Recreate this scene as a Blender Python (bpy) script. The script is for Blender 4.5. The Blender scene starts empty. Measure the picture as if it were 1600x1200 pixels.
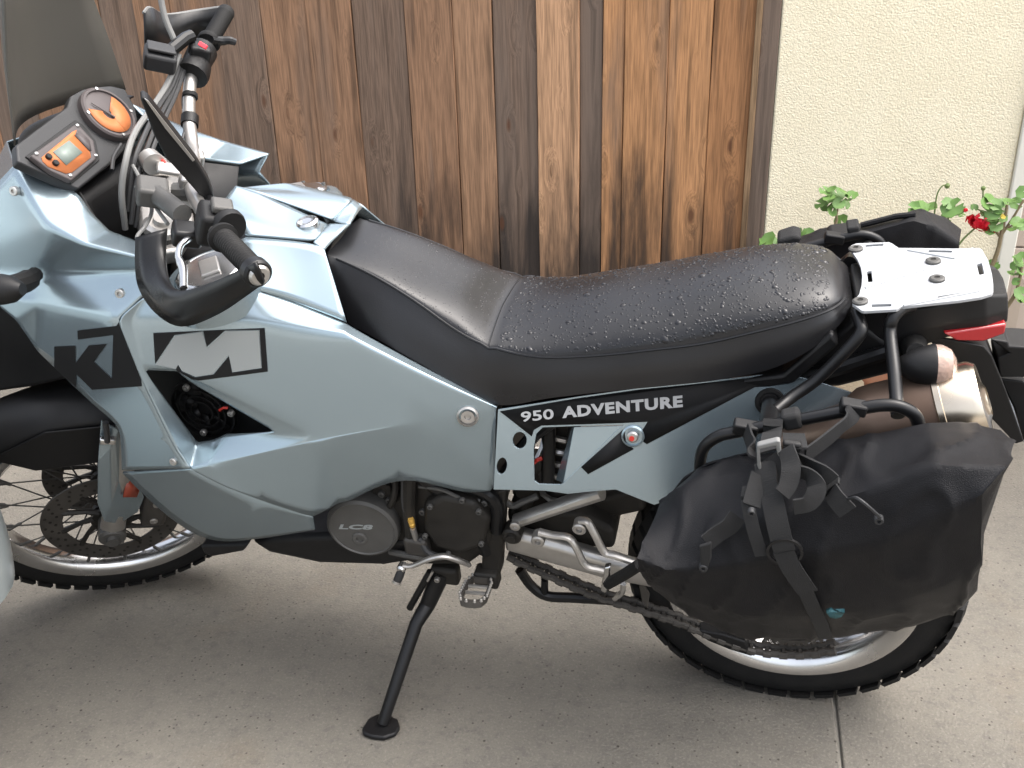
import bpy, bmesh, math, random
from math import radians as rad, sin, cos, pi, tan, atan2, sqrt
from mathutils import Vector as V, Matrix, Quaternion, noise
random.seed(7)
S = bpy.context.scene
COL = S.collection

# ---------------------------------------------------------------- camera
CAM_POS = V((-.139, -1.704, 1.389)); YAW = rad(14.78); PITCH = rad(22.59); ROLL = rad(-1.68); FPX = 1420.0
_f = V((-sin(YAW)*cos(PITCH), cos(YAW)*cos(PITCH), -sin(PITCH)))
_r = V((cos(YAW), sin(YAW), 0)); _u = _r.cross(_f)
CR = _r*cos(ROLL) + _u*sin(ROLL); CU = -_r*sin(ROLL) + _u*cos(ROLL)
cam = bpy.data.cameras.new('camera'); co = bpy.data.objects.new('camera', cam); COL.objects.link(co)
M = Matrix((CR, CU, -_f)).transposed().to_4x4(); M.translation = CAM_POS
co.matrix_world = M
cam.sensor_width = 36; cam.lens = 36*FPX/1600; cam.clip_start = .02; cam.clip_end = 500
S.camera = co

# ---------------------------------------------------------------- sky, sun, exposure
SUN_EL, SUN_AZ = rad(64), rad(80)     # azimuth measured from +Y towards +X: veiled high sun on the right
w = bpy.data.worlds.new('World'); S.world = w; w.use_nodes = True
nt = w.node_tree; bg = nt.nodes['Background']
sky = nt.nodes.new('ShaderNodeTexSky'); sky.sky_type = 'NISHITA'; sky.sun_disc = False
sky.sun_elevation = SUN_EL; sky.sun_rotation = SUN_AZ; sky.dust_density = 6; sky.air_density = 1.0
hs = nt.nodes.new('ShaderNodeHueSaturation'); hs.inputs['Saturation'].default_value = .42
nt.links.new(sky.outputs[0], hs.inputs['Color']); nt.links.new(hs.outputs[0], bg.inputs[0]); bg.inputs[1].default_value = .15
sl = bpy.data.lights.new('sun', 'SUN'); sl.energy = .7; sl.angle = rad(100); sl.color = (1, .95, .88)
so = bpy.data.objects.new('sun', sl); COL.objects.link(so)
sd = V((sin(SUN_AZ)*cos(SUN_EL), cos(SUN_AZ)*cos(SUN_EL), sin(SUN_EL)))
so.rotation_euler = sd.to_track_quat('Z', 'Y').to_euler(); so.location = sd*20
S.view_settings.view_transform = 'Standard'; S.view_settings.look = 'None'
S.view_settings.exposure = 1.8; S.view_settings.gamma = 1; S.view_settings.use_curve_mapping = False

# ---------------------------------------------------------------- frames and measuring helpers
LEAN = rad(12); STEER = rad(33.6); RAKE = rad(26.5)
BM = Matrix.Rotation(LEAN, 4, 'X')               # bike frame -> world (rear tyre contact is the origin)
BMI = BM.inverted(); CL = BMI @ CAM_POS
SA = V((-1.57-.119, 0, 0)); SD = V((sin(RAKE), 0, cos(RAKE)))
RD = Matrix.Rotation(STEER, 3, SD); RDI = RD.inverted()
def ray(x, y): return _f + CR*((x-800)/FPX) - CU*((y-600)/FPX)
def lray(x, y): return (BMI.to_3x3() @ ray(x, y))
def hit(x, y, o, n, off=0):                      # bike-frame point on plane (o, n) seen at photo pixel x, y
    d = lray(x, y); return CL + d*(((V(o)+V(n)*off-CL).dot(n))/d.dot(n))
def un(x, y, v): return hit(x, y, V((0, v, 0)), V((0, 1, 0)))
def uw(x, y, w_): return hit(x, y, V((0, 0, w_)), V((0, 0, 1)))
SN = RD @ V((0, 1, 0))
def us(x, y, v): return hit(x, y, SA + SN*v, SN)
def st(p): return SA + RD @ (V(p)-SA)            # straight-ahead fork point -> steered
def wy(x, y, Y):                                 # world point on the vertical plane at Y
    d = ray(x, y); return CAM_POS + d*((Y-CAM_POS.y)/d.y)
def gz(x, y, z=0):
    d = ray(x, y); return CAM_POS + d*((z-CAM_POS.z)/d.z)
class Plane:
    def __init__(s, a, b, c, out=(0, -1, 0)):
        s.o = V(a); s.n = (V(b)-V(a)).cross(V(c)-V(a)).normalized()
        if s.n.dot(V(out)) < 0: s.n = -s.n
    def __call__(s, x, y, off=0): return hit(x, y, s.o, s.n, off)
def mir(p): return V((p[0], -p[1], p[2]))

# ---------------------------------------------------------------- materials
MAT = {}
def mk(name, color=(.5, .5, .5), rough=.5, metal=0, coat=0, spec=.5, bump=None, vary=None, rvary=0, trans=0, ior=1.45, alpha=1, sheen=0):
    m = bpy.data.materials.new(name); m.use_nodes = True; n = m.node_tree.nodes; L = m.node_tree.links
    b = n['Principled BSDF']; I = b.inputs
    I['Base Color'].default_value = (*color, 1); I['Roughness'].default_value = rough; I['Metallic'].default_value = metal
    I['Coat Weight'].default_value = coat; I['Coat Roughness'].default_value = .12; I['Specular IOR Level'].default_value = spec
    I['Transmission Weight'].default_value = trans; I['IOR'].default_value = ior; I['Alpha'].default_value = alpha
    tc = n.new('ShaderNodeTexCoord')
    if vary:                                     # (scale, other colour, contrast)
        t = n.new('ShaderNodeTexNoise'); t.inputs['Scale'].default_value = vary[0]; t.inputs['Detail'].default_value = 6
        L.new(tc.outputs['Object'], t.inputs['Vector'])
        r = n.new('ShaderNodeValToRGB'); k = vary[2] if len(vary) > 2 else .25
        r.color_ramp.elements[0].position = .5-k; r.color_ramp.elements[1].position = .5+k
        r.color_ramp.elements[0].color = (*color, 1); r.color_ramp.elements[1].color = (*vary[1], 1)
        L.new(t.outputs['Fac'], r.inputs[0]); L.new(r.outputs[0], I['Base Color'])
        if rvary:
            mr = n.new('ShaderNodeMapRange'); mr.inputs[3].default_value = max(.02, rough-rvary); mr.inputs[4].default_value = min(1, rough+rvary)
            mr.inputs[1].default_value = .3; mr.inputs[2].default_value = .7
            L.new(t.outputs['Fac'], mr.inputs[0]); L.new(mr.outputs[0], I['Roughness'])
    if bump:                                     # (scale, strength, kind)
        kind = bump[2] if len(bump) > 2 else 'noise'
        t = n.new('ShaderNodeTexNoise' if kind == 'noise' else 'ShaderNodeTexVoronoi')
        t.inputs['Scale'].default_value = bump[0]; L.new(tc.outputs['Object'], t.inputs['Vector'])
        if kind == 'noise': t.inputs['Detail'].default_value = 5
        bp = n.new('ShaderNodeBump'); bp.inputs['Strength'].default_value = bump[1]; bp.inputs['Distance'].default_value = .002
        L.new(t.outputs[0], bp.inputs['Height']); L.new(bp.outputs[0], I['Normal'])
    MAT[name] = m; return m
mk('paint', (.290, .360, .398), .27, .76, coat=.35)
mk('plastic', (.0060, .0060, .0068), .48, spec=.32, bump=(900, .2), vary=(14, (.010, .0097, .0096), .25), rvary=.1)
mk('gloss_black', (.0055, .0055, .006), .32, spec=.35, vary=(10, (.0085, .0085, .009)), rvary=.08)
mk('grey_plastic', (.018, .0185, .020), .55, bump=(900, .2))
mk('leather', (.0055, .0055, .0065), .33, spec=.5, bump=(600, .07, 'voronoi'), vary=(7, (.009, .0088, .0098)), rvary=.08)
mk('alu', (.50, .49, .47), .38, .85, vary=(22, (.36, .34, .32), .3), rvary=.1)
mk('bright_alu', (.70, .70, .70), .22, 1, vary=(10, (.52, .51, .50), .35), rvary=.08)
mk('cast_grey', (.062, .061, .058), .55, .4, vary=(14, (.10, .097, .092)), rvary=.1, bump=(300, .2))
mk('dirty_steel', (.040, .037, .034), .55, .4, vary=(25, (.078, .071, .063), .25), rvary=.15)
mk('engine_black', (.0075, .007, .0066), .55, .1, spec=.35, vary=(18, (.028, .025, .021), .3), rvary=.15, bump=(260, .25))
mk('rubber', (.006, .006, .0063), .7, spec=.3, vary=(20, (.0115, .011, .0105)), bump=(200, .3))
mk('white_plate', (.345, .355, .365), .45, vary=(20, (.32, .33, .34), .35), rvary=.05)
mk('orange', (.44, .15, .055), .5, spec=.3, vary=(40, (.36, .12, .045)))
mk('lcd', (.17, .20, .18), .3, spec=.3)
mk('dial', (.07, .06, .06), .5, spec=.3)
mk('smoke_glass', (.35, .35, .36), .08, alpha=.28, coat=.3)
mk('screen', (.075, .072, .064), .35, alpha=.85, spec=.3)
mk('decal_black', (.0065, .0065, .007), .55, spec=.25)
mk('decal_silver', (.42, .43, .44), .4, .3)
mk('decal_grey', (.235, .25, .248), .45)
mk('lens_red', (.30, .012, .015), .18, coat=.4)
mk('lens_clear', (.55, .42, .35), .12, trans=.5, bump=(160, .3, 'voronoi'))
mk('lens_amber', (.72, .30, .14), .15, trans=.3)
mk('reflector', (.30, .055, .03), .25)
mk('red_switch', (.85, .06, .08), .4)
mk('red_wire', (.5, .03, .02), .45)
mk('brass', (.75, .45, .10), .35, .6)
mk('muffler', (.20, .15, .12), .42, .8, vary=(6, (.13, .085, .062), .3), rvary=.12)
mk('muffler_cap', (.66, .60, .50), .26, 1, vary=(8, (.45, .36, .26), .3), rvary=.1)
mk('bag', (.0048, .0048, .0058), .45, spec=.20, bump=(800, .6), vary=(8, (.0085, .0085, .0098), .3), rvary=.10)
mk('strap', (.0085, .0085, .009), .75, bump=(1200, .6, 'voronoi'))
mk('teal', (.03, .10, .115), .6)
mk('cable', (.030, .030, .031), .45)
mk('grey_hose', (.16, .16, .155), .5)
mk('water', (.012, .012, .014), .12, spec=.4)
mk('plate_white', (.62, .68, .76), .35)
mk('car_paint', (.42, .47, .48), .3, .3, coat=.4)
mk('leaf', (.085, .17, .035), .5, vary=(30, (.13, .24, .06), .3))
mk('leaf_yellow', (.45, .33, .04), .55)
mk('stem', (.16, .13, .06), .7, vary=(60, (.25, .19, .12)))
mk('stem_green', (.12, .17, .05), .6)
mk('petal', (.60, .008, .022), .5, vary=(50, (.75, .02, .04)))
mk('terracotta', (.42, .17, .085), .8, vary=(12, (.50, .25, .15)), bump=(80, .3))
mk('soil', (.05, .035, .025), .95, bump=(60, .8))
mk('trim_white', (.68, .66, .58), .6, bump=(120, .1), vary=(8, (.62, .60, .52)))
mk('garage', (.40, .33, .275), .5, vary=(5, (.43, .36, .30)), bump=(150, .08))

def wood():
    m = bpy.data.materials.new('wood'); m.use_nodes = True; n = m.node_tree.nodes; L = m.node_tree.links; b = n['Principled BSDF']
    tc = n.new('ShaderNodeTexCoord'); oi = n.new('ShaderNodeObjectInfo')
    off = n.new('ShaderNodeVectorMath'); off.operation = 'MULTIPLY_ADD'; off.inputs[1].default_value = (1, 1, 1)
    cmb = n.new('ShaderNodeCombineXYZ'); mu = n.new('ShaderNodeMath'); mu.operation = 'MULTIPLY'; mu.inputs[1].default_value = 37
    L.new(oi.outputs['Random'], mu.inputs[0]); L.new(mu.outputs[0], cmb.inputs[0]); L.new(mu.outputs[0], cmb.inputs[2])
    L.new(tc.outputs['Object'], off.inputs[0]); L.new(cmb.outputs[0], off.inputs[2])
    def mapping(sc):
        q = n.new('ShaderNodeMapping'); q.inputs['Scale'].default_value = sc; L.new(off.outputs[0], q.inputs[0]); return q
    def nz(q, sc, det=6, dist=0, ro=.6):
        t = n.new('ShaderNodeTexNoise'); t.inputs['Scale'].default_value = sc; t.inputs['Detail'].default_value = det
        t.inputs['Distortion'].default_value = dist; t.inputs['Roughness'].default_value = ro; L.new(q.outputs[0], t.inputs['Vector']); return t
    # knots bend the grain: cells stretched along the board
    vo = n.new('ShaderNodeTexVoronoi'); vo.inputs['Scale'].default_value = 1; q = mapping((9, 9, 3.3)); L.new(q.outputs[0], vo.inputs['Vector'])
    kn = n.new('ShaderNodeMapRange'); kn.inputs[1].default_value = .05; kn.inputs[2].default_value = .30; kn.inputs[3].default_value = 1; kn.inputs[4].default_value = 0
    L.new(vo.outputs['Distance'], kn.inputs[0])
    warp = n.new('ShaderNodeVectorMath'); warp.operation = 'MULTIPLY_ADD'
    q2 = mapping((1, 1, .045)); c2 = n.new('ShaderNodeCombineXYZ'); L.new(kn.outputs[0], c2.inputs[0]); L.new(kn.outputs[0], c2.inputs[1])
    warp.inputs[1].default_value = (.03, .03, 0); L.new(c2.outputs[0], warp.inputs[0]); L.new(q2.outputs[0], warp.inputs[2])
    g = n.new('ShaderNodeTexNoise'); g.inputs['Scale'].default_value = 34; g.inputs['Detail'].default_value = 4; g.inputs['Distortion'].default_value = .6; L.new(warp.outputs[0], g.inputs['Vector'])
    gf = n.new('ShaderNodeTexNoise'); gf.inputs['Scale'].default_value = 260; gf.inputs['Detail'].default_value = 4; L.new(warp.outputs[0], gf.inputs['Vector'])
    def ramp(src, stops):
        r = n.new('ShaderNodeValToRGB'); e = r.color_ramp.elements
        e[0].position, e[0].color = stops[0][0], (*[stops[0][1]]*3, 1); e[1].position, e[1].color = stops[-1][0], (*[stops[-1][1]]*3, 1)
        for p, c in stops[1:-1]:
            z = e.new(p); z.color = (c, c, c, 1)
        L.new(src, r.inputs[0]); return r
    def mix(t, fac, a, b_):
        x = n.new('ShaderNodeMixRGB'); x.blend_type = t
        if isinstance(fac, float): x.inputs[0].default_value = fac
        else: L.new(fac, x.inputs[0])
        for k, s_ in ((1, a), (2, b_)):
            if isinstance(s_, tuple): x.inputs[k].default_value = (*s_, 1)
            else: L.new(s_, x.inputs[k])
        return x.outputs[0]
    gr = ramp(g.outputs['Fac'], [(.3, .38), (.5, 1.0), (.68, .62)])
    c = mix('MULTIPLY', .85, oi.outputs['Color'], gr.outputs[0])
    fr = ramp(gf.outputs['Fac'], [(.35, .6), (.6, 1.1)])
    c = mix('MULTIPLY', .7, c, fr.outputs[0])
    # weathered grey blotches running along the board, amount in the object colour's alpha
    wz = nz(mapping((5, 5, .55)), 1.6, 5, .3)
    add = n.new('ShaderNodeMath'); add.operation = 'ADD'; L.new(wz.outputs['Fac'], add.inputs[0]); L.new(oi.outputs['Alpha'], add.inputs[1])
    wr = ramp(add.outputs[0], [(.55, 0), (.80, 1)]); wr_ = wr.outputs[0]
    greyc = mix('MULTIPLY', .8, (.155, .112, .085), gr.outputs[0])
    c = mix('MIX', wr_, c, greyc)
    # black water stains
    sz = nz(mapping((8, 8, 1.1)), 1.0, 7, .3); sx = n.new('ShaderNodeSeparateXYZ'); L.new(tc.outputs['Object'], sx.inputs[0])
    mr = n.new('ShaderNodeMapRange'); mr.inputs[1].default_value = .35; mr.inputs[2].default_value = 1.25; mr.inputs[3].default_value = .30; mr.inputs[4].default_value = -.12
    L.new(sx.outputs['Z'], mr.inputs[0]); a2 = n.new('ShaderNodeMath'); a2.operation = 'ADD'; L.new(sz.outputs['Fac'], a2.inputs[0]); L.new(mr.outputs[0], a2.inputs[1])
    sr = ramp(a2.outputs[0], [(.60, 0), (.80, .88)]); c = mix('MIX', sr.outputs[0], c, (.022, .018, .016))
    # knot eyes
    kr = ramp(vo.outputs['Distance'], [(.055, 1), (.11, 0)])
    ks = ramp(nz(mapping((2, 2, 2)), 1.2).outputs['Fac'], [(.38, 0), (.46, 1)])
    kk = mix('MULTIPLY', 1.0, kr.outputs[0], ks.outputs[0])
    kb = n.new('ShaderNodeMath'); kb.operation = 'MULTIPLY'; kb.inputs[1].default_value = .75; L.new(kk, kb.inputs[0])
    c = mix('MIX', kb.outputs[0], c, (.09, .035, .015))
    L.new(c, b.inputs['Base Color']); b.inputs['Roughness'].default_value = .72; b.inputs['Specular IOR Level'].default_value = .3
    bp = n.new('ShaderNodeBump'); bp.inputs['Strength'].default_value = .5; bp.inputs['Distance'].default_value = .003
    sm = n.new('ShaderNodeMath'); sm.operation = 'ADD'; L.new(g.outputs['Fac'], sm.inputs[0]); L.new(gf.outputs['Fac'], sm.inputs[1]); L.new(sm.outputs[0], bp.inputs['Height']); L.new(bp.outputs[0], b.inputs['Normal'])
    MAT['wood'] = m
wood()

def surf(name, base, cols, bumps, rough=.85, spots=None):
    """layered noise colours [(scale, colour, lo, hi, amount)], bumps [(scale, strength, kind)]"""
    m = bpy.data.materials.new(name); m.use_nodes = True; n = m.node_tree.nodes; L = m.node_tree.links; b = n['Principled BSDF']
    tc = n.new('ShaderNodeTexCoord'); c = None
    prev = n.new('ShaderNodeRGB'); prev.outputs[0].default_value = (*base, 1); prev = prev.outputs[0]
    for i, (sc, colr, lo, hi, am) in enumerate(cols):
        mp = n.new('ShaderNodeMapping'); mp.inputs['Location'].default_value = (i*7.3, i*3.1, i*5.7); L.new(tc.outputs['Object'], mp.inputs[0])
        t = n.new('ShaderNodeTexNoise'); t.inputs['Scale'].default_value = sc; t.inputs['Detail'].default_value = 7; t.inputs['Roughness'].default_value = .62; L.new(mp.outputs[0], t.inputs['Vector'])
        r = n.new('ShaderNodeMapRange'); r.inputs[1].default_value = lo; r.inputs[2].default_value = hi; r.inputs[3].default_value = 0; r.inputs[4].default_value = am; L.new(t.outputs['Fac'], r.inputs[0])
        x = n.new('ShaderNodeMixRGB'); L.new(r.outputs[0], x.inputs[0]); L.new(prev, x.inputs[1]); x.inputs[2].default_value = (*colr, 1); prev = x.outputs[0]
    if spots:
        for (sc, colr, rr, sel) in spots:
            t = n.new('ShaderNodeTexVoronoi'); t.inputs['Scale'].default_value = sc; L.new(tc.outputs['Object'], t.inputs['Vector'])
            r = n.new('ShaderNodeMapRange'); r.inputs[1].default_value = rr; r.inputs[2].default_value = rr*1.7; r.inputs[3].default_value = 1; r.inputs[4].default_value = 0; L.new(t.outputs['Distance'], r.inputs[0])
            sp = n.new('ShaderNodeSeparateColor'); L.new(t.outputs['Color'], sp.inputs[0])
            gt = n.new('ShaderNodeMath'); gt.operation = 'GREATER_THAN'; gt.inputs[1].default_value = sel; L.new(sp.outputs[0], gt.inputs[0])
            mm = n.new('ShaderNodeMath'); mm.operation = 'MULTIPLY'; L.new(r.outputs[0], mm.inputs[0]); L.new(gt.outputs[0], mm.inputs[1])
            x = n.new('ShaderNodeMixRGB'); L.new(mm.outputs[0], x.inputs[0]); L.new(prev, x.inputs[1]); x.inputs[2].default_value = (*colr, 1); prev = x.outputs[0]
    L.new(prev, b.inputs['Base Color']); b.inputs['Roughness'].default_value = rough; b.inputs['Specular IOR Level'].default_value = .3
    nrm = None
    for (sc, stg, kind, dist) in bumps:
        t = n.new('ShaderNodeTexNoise' if kind == 'noise' else 'ShaderNodeTexVoronoi'); t.inputs['Scale'].default_value = sc; L.new(tc.outputs['Object'], t.inputs['Vector'])
        if kind == 'noise': t.inputs['Detail'].default_value = 4
        bp = n.new('ShaderNodeBump'); bp.inputs['Strength'].default_value = stg; bp.inputs['Distance'].default_value = dist; L.new(t.outputs[0], bp.inputs['Height'])
        if nrm: L.new(nrm, bp.inputs['Normal'])
        nrm = bp.outputs[0]
    L.new(nrm, b.inputs['Normal']); MAT[name] = m
surf('concrete', (0.139, 0.128, 0.109), [(1.1, (0.104, 0.096, 0.083), .40, .66, .9), (5, (0.167, 0.153, 0.129), .45, .7, .6), (2.2, (0.135, 0.107, 0.077), .58, .75, .5), (38, (0.090, 0.084, 0.075), .5, .72, .7), (150, (0.200, 0.185, 0.161), .52, .66, .55), (210, (0.077, 0.071, 0.062), .55, .68, .55)],
     [(18, .25, 'noise', .004), (170, .8, 'noise', .003)], .82, spots=[(2.3, (.062, .058, .052), .035, .45), (1.7, (.075, .068, .058), .06, .55), (26, (0.037, 0.033, 0.026), .055, .80), (70, (0.056, 0.050, 0.042), .12, .62)])
surf('stucco', (.86, .775, .575), [(1.5, (.80, .715, .525), .4, .7, .8), (9, (.89, .81, .62), .45, .7, .5), (130, (.60, .54, .40), .52, .70, .6)],
     [(170, .8, 'noise', .007), (420, .6, 'noise', .003)], .9)
surf('ground', (.30, .28, .25), [(1, (.24, .23, .2), .4, .7, .8)], [(100, .4, 'noise', .004)], .9)

# ---------------------------------------------------------------- mesh builder
def catmull(pts, k=6):
    pts = [V(p) for p in pts]
    if len(pts) < 3: return pts
    P = [pts[0]*2-pts[1]] + pts + [pts[-1]*2-pts[-2]]; out = []
    for i in range(1, len(P)-2):
        a, b, c, d = P[i-1:i+3]
        for j in range(k):
            t = j/k; out.append(.5*((2*b)+(c-a)*t+(2*a-5*b+4*c-d)*t*t+(3*b-a-3*c+d)*t**3))
    out.append(pts[-1]); return out
def basis(n):
    n = V(n).normalized(); a = V((0, 0, 1)) if abs(n.z) < .9 else V((1, 0, 0)); x = a.cross(n).normalized(); return x, n.cross(x), n
class MB:
    def __init__(s): s.v = []; s.f = []
    def add(s, vs, fs):
        o = len(s.v); s.v += [V(p) for p in vs]; s.f += [tuple(i+o for i in f) for f in fs]; return s
    def tube(s, pts, r, seg=10, smooth=0, cap=True, flat=1):
        pts = catmull(pts, smooth) if smooth else [V(p) for p in pts]; n = len(pts)
        rs = r if isinstance(r, (list, tuple)) else [r]*n
        if len(rs) != n: rs = [rs[min(len(rs)-1, int(i/(n-1)*(len(rs)-1)+.5))] for i in range(n)]
        t0 = (pts[1]-pts[0]).normalized(); x, y, _ = basis(t0); vs = []; fs = []
        for i, p in enumerate(pts):
            t = ((pts[i+1]-p) if i < n-1 else (p-pts[i-1])); t2 = (p-pts[i-1]) if i else t; t = (t.normalized()+t2.normalized()).normalized()
            x = (x-t*x.dot(t)).normalized(); y = t.cross(x)
            for k in range(seg):
                a = 2*pi*k/seg; vs.append(p+x*cos(a)*rs[i]+y*sin(a)*rs[i]*flat)
        for i in range(n-1):
            for k in range(seg):
                k2 = (k+1) % seg; fs.append((i*seg+k, i*seg+k2, (i+1)*seg+k2, (i+1)*seg+k))
        if cap: fs += [tuple(range(seg))[::-1], tuple((n-1)*seg+k for k in range(seg))]
        return s.add(vs, fs)
    def lathe(s, c, ax, prof, seg=32, cap=True):
        """prof [(radius, along axis)]"""
        x, y, z = basis(ax); c = V(c); vs = []; fs = []
        for (r, a) in prof:
            for k in range(seg):
                t = 2*pi*k/seg; vs.append(c+z*a+x*cos(t)*r+y*sin(t)*r)
        for i in range(len(prof)-1):
            for k in range(seg):
                k2 = (k+1) % seg; fs.append((i*seg+k, i*seg+k2, (i+1)*seg+k2, (i+1)*seg+k))
        if cap: fs += [tuple(range(seg))[::-1], tuple((len(prof)-1)*seg+k for k in range(seg))]
        return s.add(vs, fs)
    def ring(s, c, ax, prof, seg=64):            # closed profile
        x, y, z = basis(ax); c = V(c); vs = []; fs = []; n = len(prof)
        for (r, a) in prof:
            for k in range(seg):
                t = 2*pi*k/seg; vs.append(c+z*a+x*cos(t)*r+y*sin(t)*r)
        for i in range(n):
            j = (i+1) % n
            for k in range(seg):
                k2 = (k+1) % seg; fs.append((i*seg+k, i*seg+k2, j*seg+k2, j*seg+k))
        return s.add(vs, fs)
    def prism(s, poly, d):                       # planar 3-D outline pushed along vector d
        n = len(poly); poly = [V(p) for p in poly]; d = V(d); vs = poly+[p+d for p in poly]
        fs = [tuple(range(n))[::-1], tuple(range(n, 2*n))]+[(i, (i+1) % n, n+(i+1) % n, n+i) for i in range(n)]
        return s.add(vs, fs)
    def box(s, c, sx, sy, sz, R=None):
        R = R or Matrix.Identity(3); c = V(c); vs = [c+R @ V((x*sx/2, y*sy/2, z*sz/2)) for x in (-1, 1) for y in (-1, 1) for z in (-1, 1)]
        return s.add(vs, [(0, 1, 3, 2), (4, 6, 7, 5), (0, 4, 5, 1), (2, 3, 7, 6), (0, 2, 6, 4), (1, 5, 7, 3)])
    def loft(s, rows, closed=True, cap=True):    # rows of equal length; each row a loop
        n = len(rows[0]); vs = [p for r in rows for p in r]; fs = []
        for i in range(len(rows)-1):
            for k in range(n if closed else n-1):
                k2 = (k+1) % n; fs.append((i*n+k, i*n+k2, (i+1)*n+k2, (i+1)*n+k))
        if cap and closed: fs += [tuple(range(n))[::-1], tuple((len(rows)-1)*n+k for k in range(n))]
        return s.add(vs, fs)
    def ribbon(s, pts, wd, nrm=(0, -1, 0), th=.003, smooth=0, side=None):
        pts = catmull(pts, smooth) if smooth else [V(p) for p in pts]; N = V(nrm).normalized(); rows = []
        for i, p in enumerate(pts):
            t = (pts[min(i+1, len(pts)-1)]-pts[max(i-1, 0)]).normalized()
            b = V(side).normalized() if side is not None else t.cross(N).normalized()
            n2 = b.cross(t).normalized()*(th/2); b = b*(wd/2)
            rows.append([p-b-n2, p+b-n2, p+b+n2, p-b+n2])
        return s.loft(rows)
    def build(s, name, mat, parent=None, bevel=0, sub=0, solid=0, sharp=32, world=False, wn=True, seg=2, post=None, flat=False):
        me = bpy.data.meshes.new(name); vs = s.v
        if parent is not None and not world: pm = WM[parent.name].inverted() @ BM
        elif parent is not None: pm = WM[parent.name].inverted()
        else: pm = Matrix.Identity(4) if world else BM
        me.from_pydata([pm @ p for p in vs], [], s.f)
        bm = bmesh.new(); bm.from_mesh(me)
        if not solid: bmesh.ops.recalc_face_normals(bm, faces=bm.faces)
        bm.to_mesh(me); bm.free()
        return finish(name, me, mat, parent, bevel, sub, solid, sharp, seg, flat)
WM = {}
def finish(name, me, mat, parent, bevel=0, sub=0, solid=0, sharp=32, seg=2, flat=False):
    me.materials.append(MAT[mat] if isinstance(mat, str) else mat)
    o = bpy.data.objects.new(name, me); COL.objects.link(o)
    if parent is not None: o.parent = parent; WM[o.name] = WM[parent.name]
    else: WM[o.name] = Matrix.Identity(4)
    if solid:
        m = o.modifiers.new('solid', 'SOLIDIFY'); m.thickness = solid; m.offset = -1; m.use_even_offset = True; m.thickness_clamp = 0
    if bevel:
        m = o.modifiers.new('bevel', 'BEVEL'); m.width = bevel; m.segments = seg; m.limit_method = 'ANGLE'; m.angle_limit = rad(12); m.use_clamp_overlap = True
    if sub:
        m = o.modifiers.new('sub', 'SUBSURF'); m.levels = m.render_levels = sub
    if not flat:
        for p in me.polygons: p.use_smooth = True
        if not sub:
            me.set_sharp_from_angle(angle=rad(sharp if not bevel else 60))
            if bevel:
                m = o.modifiers.new('wn', 'WEIGHTED_NORMAL'); m.keep_sharp = True
    return o
def tag(o, label, cat, group=None):
    o['label'] = label; o['category'] = cat
    if group: o['group'] = group
    return o
def thing(name, label, cat, mw=None, group=None):
    o = bpy.data.objects.new(name, None); COL.objects.link(o); o.empty_display_size = .1
    o.matrix_world = mw or Matrix.Identity(4); WM[o.name] = (mw or Matrix.Identity(4)).copy(); return tag(o, label, cat, group)
def kind(o, k): o['kind'] = k; return o
def sheet(name, mat, parent, pts, faces, out=(0, -1, 0), thick=.004, bevel=.0025, mirror=True, outs=None, seg=2, soft=0):
    """facetted shell from named bike-frame points; also built mirrored for the other side of the bike"""
    res = []
    for sgn in ((1, -1) if mirror else (1,)):
        keys = list(pts); idx = {k: i for i, k in enumerate(keys)}; b = MB()
        P = [V(pts[k]) if sgn == 1 else mir(pts[k]) for k in keys]; F = []
        for j, f in enumerate(faces):
            ii = [idx[k] for k in f]; o = V(outs[j]) if outs and outs[j] is not None else V(out)
            if sgn == -1: o = mir(o)
            nn = V((0, 0, 0))
            for q in range(len(ii)):
                a, c = P[ii[q]], P[ii[(q+1) % len(ii)]]; nn += a.cross(c)
            if nn.dot(o) < 0: ii.reverse()
            F.append(tuple(ii))
        b.add(P, F); o_ = b.build(name, mat, parent, bevel=0 if soft else bevel, solid=thick, seg=seg)
        if soft: soften(o_, soft)
        res.append(o_)
    return res if mirror else res[0]
def soften(o, lv):
    """moulded look: subdivision with creases kept where the facets really break"""
    me = o.data; bm = bmesh.new(); bm.from_mesh(me); cl = bm.edges.layers.float.get('crease_edge') or bm.edges.layers.float.new('crease_edge')
    for e in bm.edges:
        if len(e.link_faces) < 2: e[cl] = 1
        else:
            a = math.degrees(e.calc_face_angle(0)); e[cl] = .82 if a > 38 else .62 if a > 20 else .42 if a > 9 else 0
    bm.to_mesh(me); bm.free()
    for e in me.edges: e.use_edge_sharp = False
    m = o.modifiers.new('soft', 'SUBSURF'); m.levels = m.render_levels = lv; m.boundary_smooth = 'PRESERVE_CORNERS'
    while o.modifiers[0] != m: o.modifiers.move(len(o.modifiers)-1, 0) if False else o.modifiers.move(o.modifiers.find('soft'), 0)
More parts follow.
